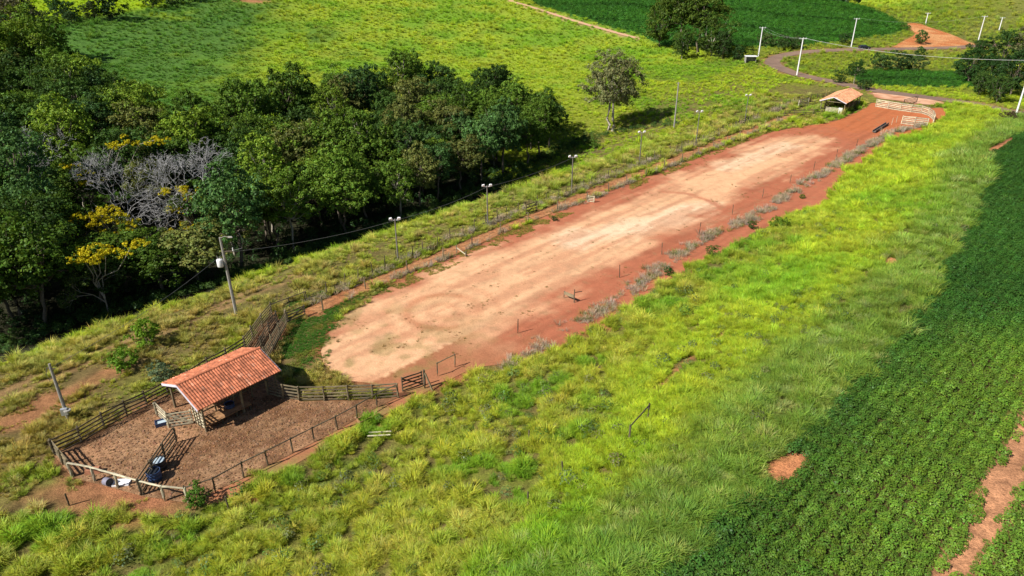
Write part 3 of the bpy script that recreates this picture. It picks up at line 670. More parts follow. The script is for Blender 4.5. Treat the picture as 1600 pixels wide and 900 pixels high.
pl = [band(DEADR, .85, .30, .47), band(OUTER, .5, .28, .38), band(INNER, .4, .3, .48)]
x = np.concatenate([q[0] for q in pl]); y = np.concatenate([q[1] for q in pl]); k = inview(x, y, T(x, y)); x, y = x[k], y[k]
d = np.hypot(x, y); cl = lerp(np.broadcast_to(np.array((0.48, 0.42, 0.37)), (len(x), 3)), np.array((0.36, 0.30, 0.25)), fbm(x, y, 53)); wd = NR.random(len(x)) < .16; cl[wd] = (0.17, 0.21, 0.06)
DEAD = [blades(26, .5, .95, .03, 200 + i, 1.1, .6) for i in range(4)]
grow('dead_grass', 'grey dead grass standing in rows along the arena fence lines', 'grass', DEAD, M_GRASS, x, y, (.25 + .6 * NR.random(len(x))) * (d / 70) ** .4, cl, .4)
# clods on the corral floor
x, y = jit(-40, -5, 36, 72, .26); k = sdf(x, y, CORRAL) < -.2; x, y = x[k], y[k]
grow('mud_clods', 'trampled brown mud clods strewn over the corral floor', 'mud', [pebble(i) for i in range(3)], M_CROP, x, y, .05 + .06 * NR.random(len(x)), lerp(np.broadcast_to(np.array((0.34, 0.19, 0.10)), (len(x), 3)), np.array((0.16, 0.085, 0.045)), NR.random(len(x))), .3, .06)

# ------------------------------------------------------------------ timber fences
def wobbly(mat, name, seed, kind):
    """unit pieces shared by all alike rails (length 1 along X) and posts (height 1 along Z)"""
    r = random.Random(seed); b = MB()
    if kind == 'rail':
        n = 5
        for i in range(n):
            x = i / (n - 1); dz = r.uniform(-.014, .014); hh = .062 * r.uniform(.85, 1.12)
            for yy, zz in ((-.02, -hh), (.02, -hh), (.02, hh), (-.02, hh)): b.v.append((x, yy, zz + dz))
        for i in range(n - 1):
            for j in range(4): b.f.append([i * 4 + j, i * 4 + 4 + j, i * 4 + 4 + (j + 1) % 4, i * 4 + (j + 1) % 4])
        b.f += [[0, 1, 2, 3], [19, 18, 17, 16]]
    elif kind == 'pole':
        b.path([(i / 4, r.uniform(-.015, .015), r.uniform(-.015, .015)) for i in range(5)], [r.uniform(.055, .075) for _ in range(5)], 6)
    else:
        b.path([(r.uniform(-.012, .012), r.uniform(-.012, .012), z) for z in (-.22, .3, .7, .985, 1.0)], [.1, .095, .088, .082, .06], 7)
    return b.mesh(name, mat)
RAILS = {m.name: [wobbly(m, 'rail', 3 + i, 'rail') for i in range(5)] for m in (M_WOOD, M_DWOOD, M_WWOOD)}
POLES = {m.name: [wobbly(m, 'pole_rail', 30 + i, 'pole') for i in range(4)] for m in (M_WOOD, M_DWOOD, M_WWOOD)}
POSTS = {m.name: [wobbly(m, 'post', 60 + i, 'post') for i in range(5)] for m in (M_WOOD, M_DWOOD, M_WWOOD)}
def place(name, m, root, a, b, scl_yz=1.0):
    a = Vector(a); b = Vector(b); d = b - a
    o = ob(name, m, root, a - root.location); o.rotation_euler = d.to_track_quat('X', 'Z').to_euler(); o.scale = (d.length, scl_yz, scl_yz); return o
def ground3(p): return Vector((p[0], p[1], float(T(p[0], p[1]))))
def post(root, p, h, mat=M_WOOD, rs=1.0, lean=0.03):
    o = ob('post', R.choice(POSTS[mat.name]), root, Vector(p) - root.location, (R.uniform(-lean, lean), R.uniform(-lean, lean), R.uniform(0, 6.28)), (rs, rs, h)); return o
def plank_fence(label, pts, h=1.65, rails=5, mat=M_WOOD, maxspan=2.4, group=None, name='plank_fence', pr=1.0, side=0.09, lo=0.18, hi=None, pole=False, sub=True, rw=1.0):
    P = [ground3(p) for p in pts]
    root = empty(name, P[0], label, 'fence', group)
    Q = [P[0]]
    for a, b in zip(P[:-1], P[1:]):
        k = max(1, round((b - a).length / maxspan)) if sub else 1
        for i in range(1, k + 1): q = a.lerp(b, i / k); Q.append(Vector((q.x, q.y, float(T(q.x, q.y)))))
    for q in Q: post(root, q, h * R.uniform(.98, 1.06), mat, pr)
    hi = hi or h - .12
    for a, b in zip(Q[:-1], Q[1:]):
        d = (b - a).normalized(); nrm = Vector((-d.y, d.x, 0)) * side * pr
        for i in range(rails):
            z = lo + (hi - lo) * i / max(1, rails - 1) if rails > 1 else hi
            z0 = Vector((0, 0, z + R.uniform(-.025, .025))); z1 = Vector((0, 0, z + R.uniform(-.025, .025)))
            if pole: place('rail', R.choice(POLES[mat.name]), root, a + Vector((0, 0, hi + .06)) - d * .06, b + Vector((0, 0, hi + .06)) + d * .06, pr)
            else: place('rail', R.choice(RAILS[mat.name]), root, a + z0 + nrm - d * .05, b + z1 + nrm + d * .05, rw)
    return root
def gate(label, a, b, h=1.5, rails=5, mat=M_WOOD, diag=1, name='gate'):
    A, B = ground3(a), ground3(b); root = empty(name, A, label, 'gate'); d = (B - A).normalized(); nrm = Vector((-d.y, d.x, 0)) * .05
    for i in range(rails):
        z = Vector((0, 0, .22 + (h - .34) * i / (rails - 1))); place('rail', R.choice(RAILS[mat.name]), root, A + z, B + z)
    for q in (A + d * .06, B - d * .06): MB().bar(q + Vector((0, 0, .12)) + nrm - A, q + Vector((0, 0, h)) + nrm - A, .05, .12).build('stile', mat, root)
    if diag: MB().bar(A + Vector((0, 0, .25 if diag > 0 else h - .12)) - nrm - A, B + Vector((0, 0, h - .12 if diag > 0 else .25)) - nrm - A, .045, .12).build('brace', mat, root)
    return root
g = G
plank_fence('long weathered plank fence on the side of the corral facing the wood', GL([(86, 712), (128, 692), (164, 670), (199, 651), (231, 636), (264, 618), (297, 602), (327, 582), (356, 567), (384, 549)]), mat=M_DWOOD, sub=False, side=-.09)
plank_fence('plank wing fence with sunlit rails leading up to the cattle chute', GL([(384, 549), (396, 532), (410, 512), (425, 494)]), 1.7, 6, M_WOOD, sub=False, side=-.09)
plank_fence('plank wing fence beside the green turf behind the tiled shed', GL([(448, 507), (437, 526), (426, 546), (415, 566), (404, 586)]), 1.65, 6, M_WOOD, sub=False)
plank_fence('low plank fence inside the cattle chute between two wing fences', GL([(433, 503), (421, 522), (409, 543), (398, 563)]), 1.35, 4, M_DWOOD, sub=False)
plank_fence('short plank fence closing the narrow left end of the corral', GL([(86, 712), (99, 728), (113, 745)]), 1.6, 5, M_WOOD, sub=False)
plank_fence('thick pale pole rail on stout posts at the front left of the corral', GL([(114, 746), (149, 752.5), (185, 763), (222.7, 774), (258, 783), (294, 786)]), 1.45, 1, M_WWOOD, sub=False, pr=1.15, pole=True)
plank_fence('thin single-rail fence along the right side of the corral', GL([(294, 786), (337.5, 771.5), (381, 747), (419, 728), (458, 708), (491, 691), (527.6, 672.5), (558.5, 655.5), (589.5, 637), (622, 622)]), 1.5, 1, M_DWOOD, sub=False, pr=.75, pole=True)
plank_fence('pale plank fence dividing the corral from the sandy arena', GL([(419, 618), (443, 624), (468, 627.5), (507, 627), (545, 626), (583, 624.5), (622, 622)]), 1.6, 5, M_WOOD, sub=False, side=.09)
gate('dark open gate at the arena corner of the corral', g(629, 614), g(661, 603), 1.65, 5, M_DWOOD, -1)
t = empty('gate_post', ground3(g(664, 607)), 'stout braced gate post beside the dark open gate', 'post'); post(t, t.location, 2.0, M_DWOOD, 1.4)
MB().bar((.1, -.05, 1.7), (.75, -.35, -.05), .1, .12).build('brace', M_WOOD, t)
plank_fence('two posts with one rail standing at the near right end of the arena', GL([(683.7, 588), (711, 574)]), 1.5, 1, M_WOOD, sub=False, pr=.7, pole=True)
plank_fence('plank fence splitting the corral, casting a slatted shadow on the mud', GL([(222, 775), (241, 746), (259, 719), (277, 693)]), 1.6, 5, M_DWOOD, sub=False)
plank_fence('short pale plank panel standing beside the blue trough', GL([(246.5, 652), (264, 669)]), 1.55, 5, M_WWOOD, sub=False)
gate('pale plank gate with diagonal brace in front of the tiled shed', g(266, 669), g(303, 663), 1.5, 5, M_WWOOD, -1)
gate('dark plank gate at the top of the cattle chute', g(450, 505), g(478, 493), 1.35, 4, M_DWOOD, 1)
t = empty('chute_post', ground3(g(448.5, 507)), 'thick pale post at the corner of the cattle chute gate', 'post'); post(t, t.location, 1.75, M_WOOD, 1.5)
plank_fence('single-rail fence of two posts beside the cattle chute', GL([(425, 493), (453, 482), (480, 472)]), 1.4, 1, M_DWOOD, sub=False, pr=.75, pole=True)

def wire_fence(label, line, step, h, mat, rs, z_wires):
    L = densify(line, 0.5); acc = 0; root = empty('wire_fence', ground3(L[0]), label, 'fence'); Q = [ground3(L[0])]
    for a, b in zip(L[:-1], L[1:]):
        acc += math.hypot(b[0] - a[0], b[1] - a[1])
        if acc >= step: acc = R.uniform(-.4, .4); Q.append(ground3((b[0] + R.uniform(-.1, .1), b[1] + R.uniform(-.1, .1))))
    for q in Q: post(root, q, h * R.uniform(.85, 1.12), mat, rs, .07)
    for z in z_wires: MB().path([q + Vector((0, 0, z)) - root.location for q in Q], .012, 3, False).build('wire', M_WIRE, root)
    return root
wire_fence('outer wire fence of thin posts along the far side of the dirt path', OUTER, 2.2, 1.7, M_DWOOD, .7, (.5, .9, 1.25))
wire_fence('inner fence of short widely spaced posts between dirt path and arena', INNER, 6.0, 1.6, M_WOOD, .95, (.6, 1.1))
OLD = GL([(600, 765), (735, 690), (822, 795), (880, 740), (983, 690), (1012, 657), (1080, 600), (1150, 560)])
ordn = ['nearest', 'second', 'third', 'fourth', 'fifth', 'sixth', 'seventh', 'eighth', 'ninth', 'tenth', 'eleventh']
for i, (px, py) in enumerate([(809, 521), (968, 434), (1034, 398), (1092.5, 365), (1144, 336), (1191, 310), (1234, 287), (1271, 265.5), (1307, 246), (1338, 229)]):
    t = empty('arena_post', ground3(g(px, py)), f'slim post on the red right edge of the arena, {ordn[i]} from the corral', 'post', 'posts along the right edge of the arena')
    post(t, t.location, 1.75 - .02 * i, M_DWOOD, .62, .05)
t = empty('hurdle', ground3(g(897, 473)), 'two posts holding a pale board on the red edge of the arena', 'barrier')
q = ground3(g(881, 466)) - t.location
post(t, t.location, 1.65, M_DWOOD, .75); post(t, t.location + q, .95, M_DWOOD, .6)
d = q.normalized(); MB().bar(Vector((0, 0, .75)) + d * .08, q + Vector((0, 0, .72)), .05, .4).build('board', M_WOOD, t); MB().bar(Vector((0, 0, 1.3)), Vector((.9, .5, 1.2)), .05, .07).build('arm', M_DWOOD, t)
plank_fence('broken grey post with a leaning rail lost in the bank grass', GL([(983, 690), (1012, 657)]), 1.5, 1, M_DWOOD, sub=False, pr=.9, pole=True)
for lb, px, py, h in (('short grey stump post in the grass below the broken rail', 880, 742, 1.2), ('thin dark post leaning in the grass at the foot of the bank', 825, 796, 1.4),
      ('lone post in the thick grass above the flattened planks', 826, 690, 1.1), ('thin grey stake beside the bush at the corral front corner', 358, 797, 1.3), ('dark stake in the dry grass below the corral', 108, 790, 1.2)):
    t = empty('old_post', ground3(g(px, py)), lb, 'post'); post(t, t.location, h, M_DWOOD, .7, .12)
for i, (px, py) in enumerate([(1393, 195), (1400, 192)]):
    t = empty('stake', ground3(g(px, py)), ['left', 'right'][i] + ' one of two pale stakes beside the white corral panels', 'post', 'stakes by the far corral'); post(t, t.location, 1.6, M_WWOOD, .6)
t = empty('flattened_planks', ground3(g(592, 686)), 'two pale planks lying flat in grass beside the red earth', 'plank')
for k in range(2): MB().bar((-.9, .45 * k, .32), (.95, .45 * k + .1, .36), .12, .05).build('plank', M_WWOOD, t)
MB().bar((.2, .2, -.2), (.25, .25, .6), .07, .07).build('peg', M_DWOOD, t)

# far corral
plank_fence('whitewashed curved plank fence round the far end of the arena', GL([(1368, 167), (1387, 170), (1406, 173.5), (1423, 175.5), (1439, 177.5), (1449, 181), (1456, 186), (1458, 192)]), 1.9, 5, M_WWOOD, sub=False, pr=1.2, rw=1.75)
plank_fence('short whitewashed plank panel on the near side of the far corral', GL([(1408, 194), (1428, 196), (1448, 198)]), 1.9, 5, M_WWOOD, sub=False, pr=1.2, rw=1.75)
plank_fence('dark plank gate standing open behind the whitewashed curved fence', GL([(1411, 166), (1432, 160)]), 1.7, 5, M_DWOOD, sub=False)
plank_fence('white plank panel left of the far shed', GL([(1247, 168), (1262, 165)]), 1.9, 5, M_WWOOD, sub=False, rw=1.6)
plank_fence('dark plank fence with pale posts behind the far shed', GL([(1247, 163), (1266, 158.5), (1276, 157), (1289, 156), (1302, 152)]), 1.8, 5, M_DWOOD, sub=False)
plank_fence('dark inner plank fence running up to the far shed', GL([(1262, 168), (1272, 166), (1285, 163), (1297, 161)]), 1.4, 4, M_DWOOD, sub=False)
plank_fence('low thin-railed fence in the grass left of the far shed', GL([(1225, 182), (1240, 181), (1255, 180.5), (1270, 180), (1284, 178)]), 1.4, 3, M_DWOOD, sub=False, pr=.7, pole=False)
t = empty('feed_trough', ground3(g(1365, 208)), 'long dark concrete feed trough beside the far corral', 'trough')
q = ground3(g(1386, 195)) - t.location; d = q.normalized(); nn3 = Vector((-d.y, d.x, 0))
for s_, nm in ((-.3, 'side'), (.3, 'side')): MB().bar(nn3 * s_ + Vector((0, 0, .42)), q + nn3 * s_ + Vector((0, 0, .42)), .09, .4).build(nm, M_DCONC, t)
MB().bar(Vector((0, 0, .24)), q + Vector((0, 0, .24)), .5, .1).build('base', M_DCONC, t)
for k in (.08, .5, .92): MB().box((q * k) + Vector((0, 0, .08)), (.5, .5, .28), math.atan2(d.y, d.x)).build('support', M_DCONC, t)
for lb, a, b, m_ in (('small dark gate on the outer fence near the middle light post', (822, 336), (839, 330), M_DWOOD), ('small dark gate at the foot of the farthest light post', (1158, 197), (1169, 193), M_DWOOD)):
    gate(lb, g(*a), g(*b), 1.7, 4, m_, 1)
plank_fence('pale leaning board propped on the inner fence post', GL([(919, 316), (928, 317)]), 1.1, 4, M_WWOOD, sub=False)
t = empty('fence_brace', ground3(g(714, 398)), 'fence post with a pale diagonal prop beside the dirt path', 'post'); post(t, t.location, 1.4, M_WOOD, .9)
q = ground3(g(728, 401)) - t.location; MB().bar((0, 0, 1.0), q + Vector((0, 0, .3)), .1, .1).build('brace', M_WWOOD, t); MB().tube(q + Vector((0, 0, -.1)), q + Vector((.02, 0, .75)), .12, .1).build('stump', M_DWOOD, t)

# ------------------------------------------------------------------ sheds
def tile_slope(b, cols, o, ex, dn, L, W, nr, rad, base, stepz=0.02):
    """rows of half-round tiles: o = ridge corner, ex = along ridge, dn = down the slope"""
    up = ex.cross(dn); up = up if up.z > 0 else -up
    n = max(1, round(L / rad / 2)); cw = L / n; th = W / nr
    for i in range(n):
        for j in range(nr):
            k = len(b.v); t = base * R.uniform(.68, 1.2) * (.8 + .4 * R.random() if j == nr - 1 else 1); 
            if R.random() < .05: t = t * np.array((1.15, 1.45, 1.7))
            for e in (0, 1):
                for q in range(5):
                    a = math.pi * q / 4
                    p = o + ex * (cw * (i + .5) - math.cos(a) * cw * .5) + dn * (th * (j + e * 1.08)) + up * (math.sin(a) * cw * .42 + stepz * (1 + e * 1.0))
                    b.v.append(p)
            for q in range(4): b.f.append([k + q, k + q + 1, k + 5 + q + 1, k + 5 + q])
            b.f.append([k + 5 + q for q in range(5)])
            cols += [t] * 10
def shed(name, label, FL, ex, L, W, he, hr, base, posts_front, rad=0.118, nr=8, over=0.35):
    """open timber shed with a gabled tile roof; FL = front-left eave corner on plan, ex = along the ridge, W across"""
    ex = Vector((*ex, 0)).normalized(); cr = Vector((-ex.y, ex.x, 0)); z0 = float(T(FL[0], FL[1])); root = empty(name, (FL[0], FL[1], z0), label, 'shed')
    O = Vector((0, 0, he)); rid = cr * (W / 2) + Vector((0, 0, hr))
    for sgn, ev in ((1, O), (-1, O + cr * W)):
        dn = (ev - rid); Wd = dn.length; dn.normalize(); b = MB(); cl = []
        tile_slope(b, cl, rid, ex, dn, L, Wd + .05, nr, rad, base)
        m = b.mesh('roof_tiles', M_TILE); setcol(m, 'tv', np.array(cl)); tag(ob('roof_tiles', m, root), kind='stuff')
        b = MB(); up = Vector((0, 0, 1))
        b.bar(rid + ex * 0 + dn * Wd / 2 - up * .03, rid + ex * L + dn * Wd / 2 - up * .03, Wd, .03) if False else None
        k = [rid - up * .05, rid + ex * L - up * .05, rid + ex * L + dn * Wd - up * .05, rid + dn * Wd - up * .05]
        v = k + [p - up * .03 for p in k]; m = mesh('roof_deck', v, [[0, 1, 2, 3], [7, 6, 5, 4], [0, 4, 5, 1], [1, 5, 6, 2], [2, 6, 7, 3], [3, 7, 4, 0]], M_BWOOD); ob('roof_deck', m, root)
        for i in range(0, 7):
            q = ex * (.15 + (L - .3) * i / 6); MB().bar(rid + q - up * .15, rid + q + dn * Wd - up * .15, .07, .12).build('rafter', M_WOOD, root)
        for e in (-.03, L + .03): MB().bar(rid + ex * e - up * .06, rid + ex * e + dn * (Wd + .03) - up * .06, .04, .2).build('bargeboard', M_LILAC, root)
    b = MB(); cl = []; n = max(6, int(L / .36))
    for i in range(n):
        k = len(b.v); t = base * R.uniform(.85, 1.12)
        for e in (0, 1.1):
            for q in range(5):
                a = math.pi * q / 4; b.v.append(rid + ex * (L / n * (i + e)) + cr * (-math.cos(a) * .16) + Vector((0, 0, math.sin(a) * .12 + .05)))
        for q in range(4): b.f.append([k + q, k + q + 1, k + 6 + q, k + 5 + q])
        cl += [t] * 10
    m = b.mesh('ridge_tiles', M_TILE); setcol(m, 'tv', np.array(cl)); tag(ob('ridge_tiles', m, root), kind='stuff')
    for s_ in (over, W - over):
        for q in posts_front:
            p = ex * q + cr * s_; zt = he + (hr - he) * min(s_, W - s_) / (W / 2) - .15
            gz = float(T(FL[0] + p.x, FL[1] + p.y)) - z0
            MB().tube(p + Vector((0, 0, gz - .15)), p + Vector((0, 0, zt)), .11, .095, 7, True, .06).build('post', M_WOOD, root)
        zt = he + (hr - he) * over / (W / 2) - .2; MB().bar(ex * .1 + cr * s_ + Vector((0, 0, zt)), ex * (L - .1) + cr * s_ + Vector((0, 0, zt)), .1, .16).build('beam', M_WOOD, root)
    for q in (posts_front[0], posts_front[-1]): MB().bar(ex * q + cr * over + Vector((0, 0, he - .05)), ex * q + cr * (W - over) + Vector((0, 0, he - .05)), .1, .14).build('tie_beam', M_WOOD, root)
    return root, ex, cr
S1, ex, cr = shed('tiled_shed', 'open timber cattle shed with orange-red barrel tile roof in the corral', (-25.4, 45.9), (4.9, 5.9), 7.7, 6.0, 2.6, 3.72, np.array((0.55, 0.185, 0.095)), (.45, 3.9, 7.25))
# slatted end, floor platform and inner rails belong to the shed
for z in (.55, .85, 1.15, 1.45, 1.75): MB().bar(ex * .35 + cr * .3 + Vector((0, 0, z)), ex * .35 + cr * 2.0 + Vector((0, 0, z)), .04, .13).build('end_rail', M_WWOOD, S1)
for q in (.75, 1.2, 1.65): MB().bar(ex * .3 + cr * q + Vector((0, 0, .3)), ex * .3 + cr * q + Vector((0, 0, 2.1)), .09, .05).build('end_stud', M_WOOD, S1)
for i in range(7): MB().bar(ex * .45 + cr * (.28 + .21 * i) + Vector((0, 0, .62 + .004 * (i % 2))), ex * 4.6 + cr * (.28 + .21 * i) + Vector((0, 0, .62 + .004 * (i % 2))), .2, .05).build('floor_plank', M_BWOOD, S1)
for q in (.55, 1.9, 3.2, 4.5):
    for s_ in (.32, 1.5): MB().box(ex * q + cr * s_ + Vector((0, 0, .25)), (.14, .14, .68), math.atan2(ex.y, ex.x)).build('floor_stump', M_DWOOD, S1)
for z in (1.0, 1.35, 1.7): MB().bar(ex * .5 + cr * 1.85 + Vector((0, 0, z)), ex * 7.2 + cr * 1.85 + Vector((0, 0, z)), .04, .13).build('inner_rail', M_WOOD, S1)
for q in (.5, 2.2, 3.9, 5.6, 7.2): MB().box(ex * q + cr * 1.78 + Vector((0, 0, .9)), (.1, .1, 2.1), math.atan2(ex.y, ex.x)).build('inner_post', M_WOOD, S1)
MB().bar(ex * 2.6 + cr * .1 + Vector((0, 0, .05)), ex * 2.9 - cr * .9 + Vector((0, 0, .06)), .1, .1).build('loose_beam', M_BWOOD, S1)

S2, ex2, cr2 = shed('far_shed', 'open cattle shed with faded orange tile roof at the far end of the arena', (81.0, 170.2), (.62, .785), 15.0, 6.2, 2.7, 3.9, np.array((0.72, 0.34, 0.18)), (.5, 4.5, 8.5, 12.0, 14.5), .16, 7)
for z in (.35, .65, .95, 1.25): MB().bar(ex2 * .3 + cr2 * .5 + Vector((0, 0, z)), ex2 * .3 + cr2 * 4.6 + Vector((0, 0, z)), .05, .17).build('end_rail', M_WWOOD, S2)
for i in range(3): MB().box(ex2 * .15 + cr2 * (.75 + .32 * i) + Vector((0, 0, .75)), (.06, .3, 1.5), math.atan2(ex2.y, ex2.x)).build('white_board', M_WHITE, S2)
for z in (.4, .8, 1.2, 1.6): MB().bar(ex2 * .5 + cr2 * .38 + Vector((0, 0, z)), ex2 * 14.4 + cr2 * .38 + Vector((0, 0, z)), .05, .16).build('side_rail', M_DWOOD, S2)
for z in (.4, .8, 1.2, 1.6): MB().bar(ex2 * 2.5 + cr2 * 5.6 + Vector((0, 0, z)), ex2 * 14.4 + cr2 * 5.6 + Vector((0, 0, z)), .05, .3).build('back_board', M_DWOOD, S2)
MB().box(ex2 * 13.9 + cr2 * .2 + Vector((0, 0, 1.0)), (1.0, .08, 1.9), math.atan2(ex2.y, ex2.x)).build('feed_door', M_WWOOD, S2)

# ------------------------------------------------------------------ small things in the corral
def thing(name, label, cat, px, py, dz=.07):
    p = ground3(g(px, py)); p.z += dz; return empty(name, p, label, cat)
def trough(t, l, w_, h, rz, mo, mi):
    b = MB()
    for x_, y_, dx, dy in ((0, -w_ / 2, l, .05), (0, w_ / 2, l, .05), (-l / 2, 0, .05, w_), (l / 2, 0, .05, w_)):
        b = MB().box((x_ * math.cos(rz) - y_ * math.sin(rz), x_ * math.sin(rz) + y_ * math.cos(rz), h / 2), (dx + (.04 if dx > dy else 0), dy, h), rz); b.build('wall', mo, t)
    MB().box((0, 0, h * .55), (l - .05, w_ - .05, .03), rz).build('water', mi, t)
M_WATER = mat_simple('water_painted_sky', (0.45, 0.55, 0.62), 0.06, 0.05, 3, 0, 0.8, bumpd=0)  # pale sky reflection painted into the base colour of the water
trough(thing('water_trough', 'small blue trough holding pale water beside the gate panel', 'trough', 254, 664), 1.0, .65, .35, .5, M_BLUE, M_WATER)
def barrel(t, r, h, mat, rot=(0, 0, 0), open_=True, fill=M_BLACK):
    b = MB().lathe([(r * .88, 0), (r, .06 * h), (r * .98, .33 * h), (r * 1.04, .36 * h), (r * .98, .39 * h), (r * .98, .64 * h), (r * 1.04, .67 * h), (r * .98, .7 * h), (r, .95 * h), (r * 1.03, h), (r * .93, h), (r * .92, h * .9)], n=16)
    bo = b.build('body', mat, t, (0, 0, .0), rot, True); c = MB().lathe([(r * .93, .9 * h), (.001, .9 * h)], n=16).build('contents', fill, t, (0, 0, 0), rot); MB().lathe([(.001, .01), (r * .88, .01)], n=16).build('bottom', mat, t, (0, 0, 0), rot)
barrel(thing('water_drum', 'dark drum brim-full of shining water against the dividing fence', 'barrel', 251, 733), .5, .85, M_BLACK, fill=M_WATER)
barrel(thing('blue_drum', 'dark blue drum standing in shade by the dividing fence', 'barrel', 243, 750), .5, .85, M_BLUE)
barrel(thing('shed_drum', 'blue drum standing in the shade under the tiled shed', 'barrel', 361, 645), .42, .95, M_BLUE)
t = thing('grey_bucket', 'grey bucket lying on its side by the thick pole rail', 'bucket', 166, 756, .28)
barrel(t, .3, .62, mat_simple('grey_plastic', (0.22, 0.21, 0.27), .5, .1, 5), (math.radians(78), 0, math.radians(60)))
t = thing('white_tray', 'white shallow tray lying beside the grey bucket', 'tray', 191, 756, .02); trough(t, 1.15, .7, .16, .12, M_WHITE, M_WHITE)
t = thing('clay_block', 'reddish block lying inside the thick pole rail', 'block', 147, 739, .03); MB().box((0, 0, .2), (1.1, .45, .42), .2, .94).build('block', M_BRICK, t); MB().box((0, 0, .44), (.95, .3, .06), .2).build('cap', M_BRICK, t)
t = thing('feed_box', 'low open wooden feed box under the thin rail by the arena corner', 'box', 571, 655, 0)
for k, (x_, y_, dx, dy, rz) in enumerate(((0, 0, 1.6, .08, .75), (.42, -.42, 1.6, .08, .75), (-.38, -.78, .6, .08, -.82), (.8, .36, .6, .08, -.82))): MB().box((x_, y_, .22), (dx, dy, .5), rz).build('side', M_BWOOD, t)

# ------------------------------------------------------------------ poles and lamps
def hook(a, b, sag, n=9): a = Vector(a); b = Vector(b); return [a.lerp(b, i / (n - 1)) - Vector((0, 0, 4 * sag * (i / (n - 1)) * (1 - i / (n - 1)))) for i in range(n)]
LP = [((622, 407), 5.7), ((762, 353), 6.1), ((893, 301), 6.1), ((999, 256), 6.0), ((1087, 228), 7.0), ((1163, 195), 6.7)]
tops = []
for i, (p, h) in enumerate(LP):
    t = empty('light_post', ground3(g(*p)), f'slim light post with two white floodlights beside the dirt path, {ordn[i]} from the corral', 'light post', 'light posts along the arena')
    MB().tube((0, 0, -.3), (0, 0, h), .11, .075, 8).build('pole', M_DCONC, t)
    MB().bar((-.55, -.1, h - .15), (.55, .1, h - .15), .06, .08).build('cross_arm', M_WCONC, t)
    for s_ in (-1, 1):
        f = MB().box((0, 0, 0), (.44, .26, .24), 0, .7).build('floodlight', M_WHITE, t, (s_ * .52, s_ * .1, h + .06), (math.radians(25), .15 * s_, .2)); MB().box((0, -.02, -.13), (.38, .2, .03)).build('lens', M_STEEL, f)
    tops.append(t.location + Vector((0, 0, h - .2)))
t = empty('transformer_pole', ground3(g(370, 493)), 'leaning tall concrete pole with white transformer and street lamp by the wood', 'pole'); h = 9.2
MB().tube((0, 0, -.4), (-.15, 0, h), .2, .12, 8).build('pole', M_CONC, t)
MB().lathe([(.02, 0), (.3, .03), (.33, .1), (.33, .8), (.28, .88), (.02, .92)], (-.62, -.1, 5.9), 14).build('transformer', M_WHITE, t, sm=True)
for k in (-.12, .12): MB().tube((-.62 + k, -.1, 6.8), (-.66 + k * 1.5, -.1, 7.15), .04, .03, 6).build('bushing', M_CONC, t)
MB().bar((-.6, -.05, 6.3), (.05, 0, 6.3), .07, .07).build('bracket', M_STEEL, t); MB().path([(-.15, 0, h - .1), (.3, 0, h + .12), (.85, -.05, h + .1)], .035, 6).build('lamp_arm', M_CONC, t)
MB().box((.95, -.05, h + .08), (.5, .2, .12), 0, .7).build('lamp_head', M_CONC, t); MB().bar((-.3, 0, 7.6), (1.0, 0, 7.7), .08, .08).build('cross_arm', M_DWOOD, t)
MB().path([(1.0, 0, 7.75), (1.9, 0, 8.0), (2.2, 0, 8.9), (1.9, 0, 9.7)], .025, 5).build('jumper_cable', M_WIRE, t); MB().tube((.95, 0, 7.7), (.95, 0, 8.05), .07, .05, 6).build('insulator', M_WHITE, t)
top0 = t.location + Vector((0, 0, 7.5))
t = empty('meter_pole', ground3(g(107, 655)), 'grey leaning pole with a meter box left of the corral', 'pole')
MB().tube((0, 0, -.3), (-.1, .1, 5.5), .15, .1, 8).build('pole', M_CONC, t); MB().box((.05, -.22, .95), (.5, .3, .6), .3).build('meter_box', M_STEEL, t); MB().lathe([(.02, 0), (.28, .0), (.28, .12), (.02, .14)], (.3, -.2, 1.0), 12).build('cable_coil', M_CONC, t)
MB().bar((-.45, .1, 5.1), (.3, .05, 5.05), .06, .08).build('cross_arm', M_DWOOD, t); MB().path([(-.4, .1, 5.1), (-.75, .2, 4.4), (-.6, .2, 3.8), (-.3, .1, 4.2)], .025, 5).build('loose_cable', M_WIRE, t)
topm = t.location + Vector((0, 0, 5.2))
t = empty('concrete_pole', ground3(g(1053, 201)), 'tall pale concrete pole standing alone in the pasture behind the light posts', 'pole'); MB().tube((0, 0, -.4), (0, 0, 10.6), .2, .12, 8).build('pole', M_CONC, t); MB().bar((-.4, 0, 10.4), (.4, 0, 10.4), .07, .08).build('cross_arm', M_CONC, t)
topc = t.location + Vector((0, 0, 10.2))
def cable(label, a, b, sag, r, mat=M_WIRE): 
    o = MB().path([p - Vector(a) for p in hook(a, b, sag, 12)], r, 4).build('power_cable', mat, None, a); return tag(o, label, 'cable')
cable('dark cable slung from the transformer pole to the nearest light post', top0, tops[0], .5, .02)
for i in range(5): cable(f'dark cable slung between the {ordn[i]} and {ordn[i+1]} light posts', tops[i], tops[i + 1], .4, .018)
cable('cable slung from the transformer pole to the meter pole', top0, topm, .6, .018)
PP = [((1245, 118), 11.4, 'white concrete power pole rising in front of the road bend'), ((1330, 73), 10.6, 'white power pole standing just left of the dark car'), ((1185, 88), 10.2, 'white power pole left of the road bend near the white hut'),
      ((1587, 180), 12.8, 'big white power pole at the right edge beside the crop'), ((1528, 65), 10.0, 'white power pole in front of the far right hill'), ((1446, 38), 5.0, 'small distant power pole above the red earth cutting'), ((1561, 47), 5.5, 'distant power pole half hidden by the right-hand trees')]
ptop = []
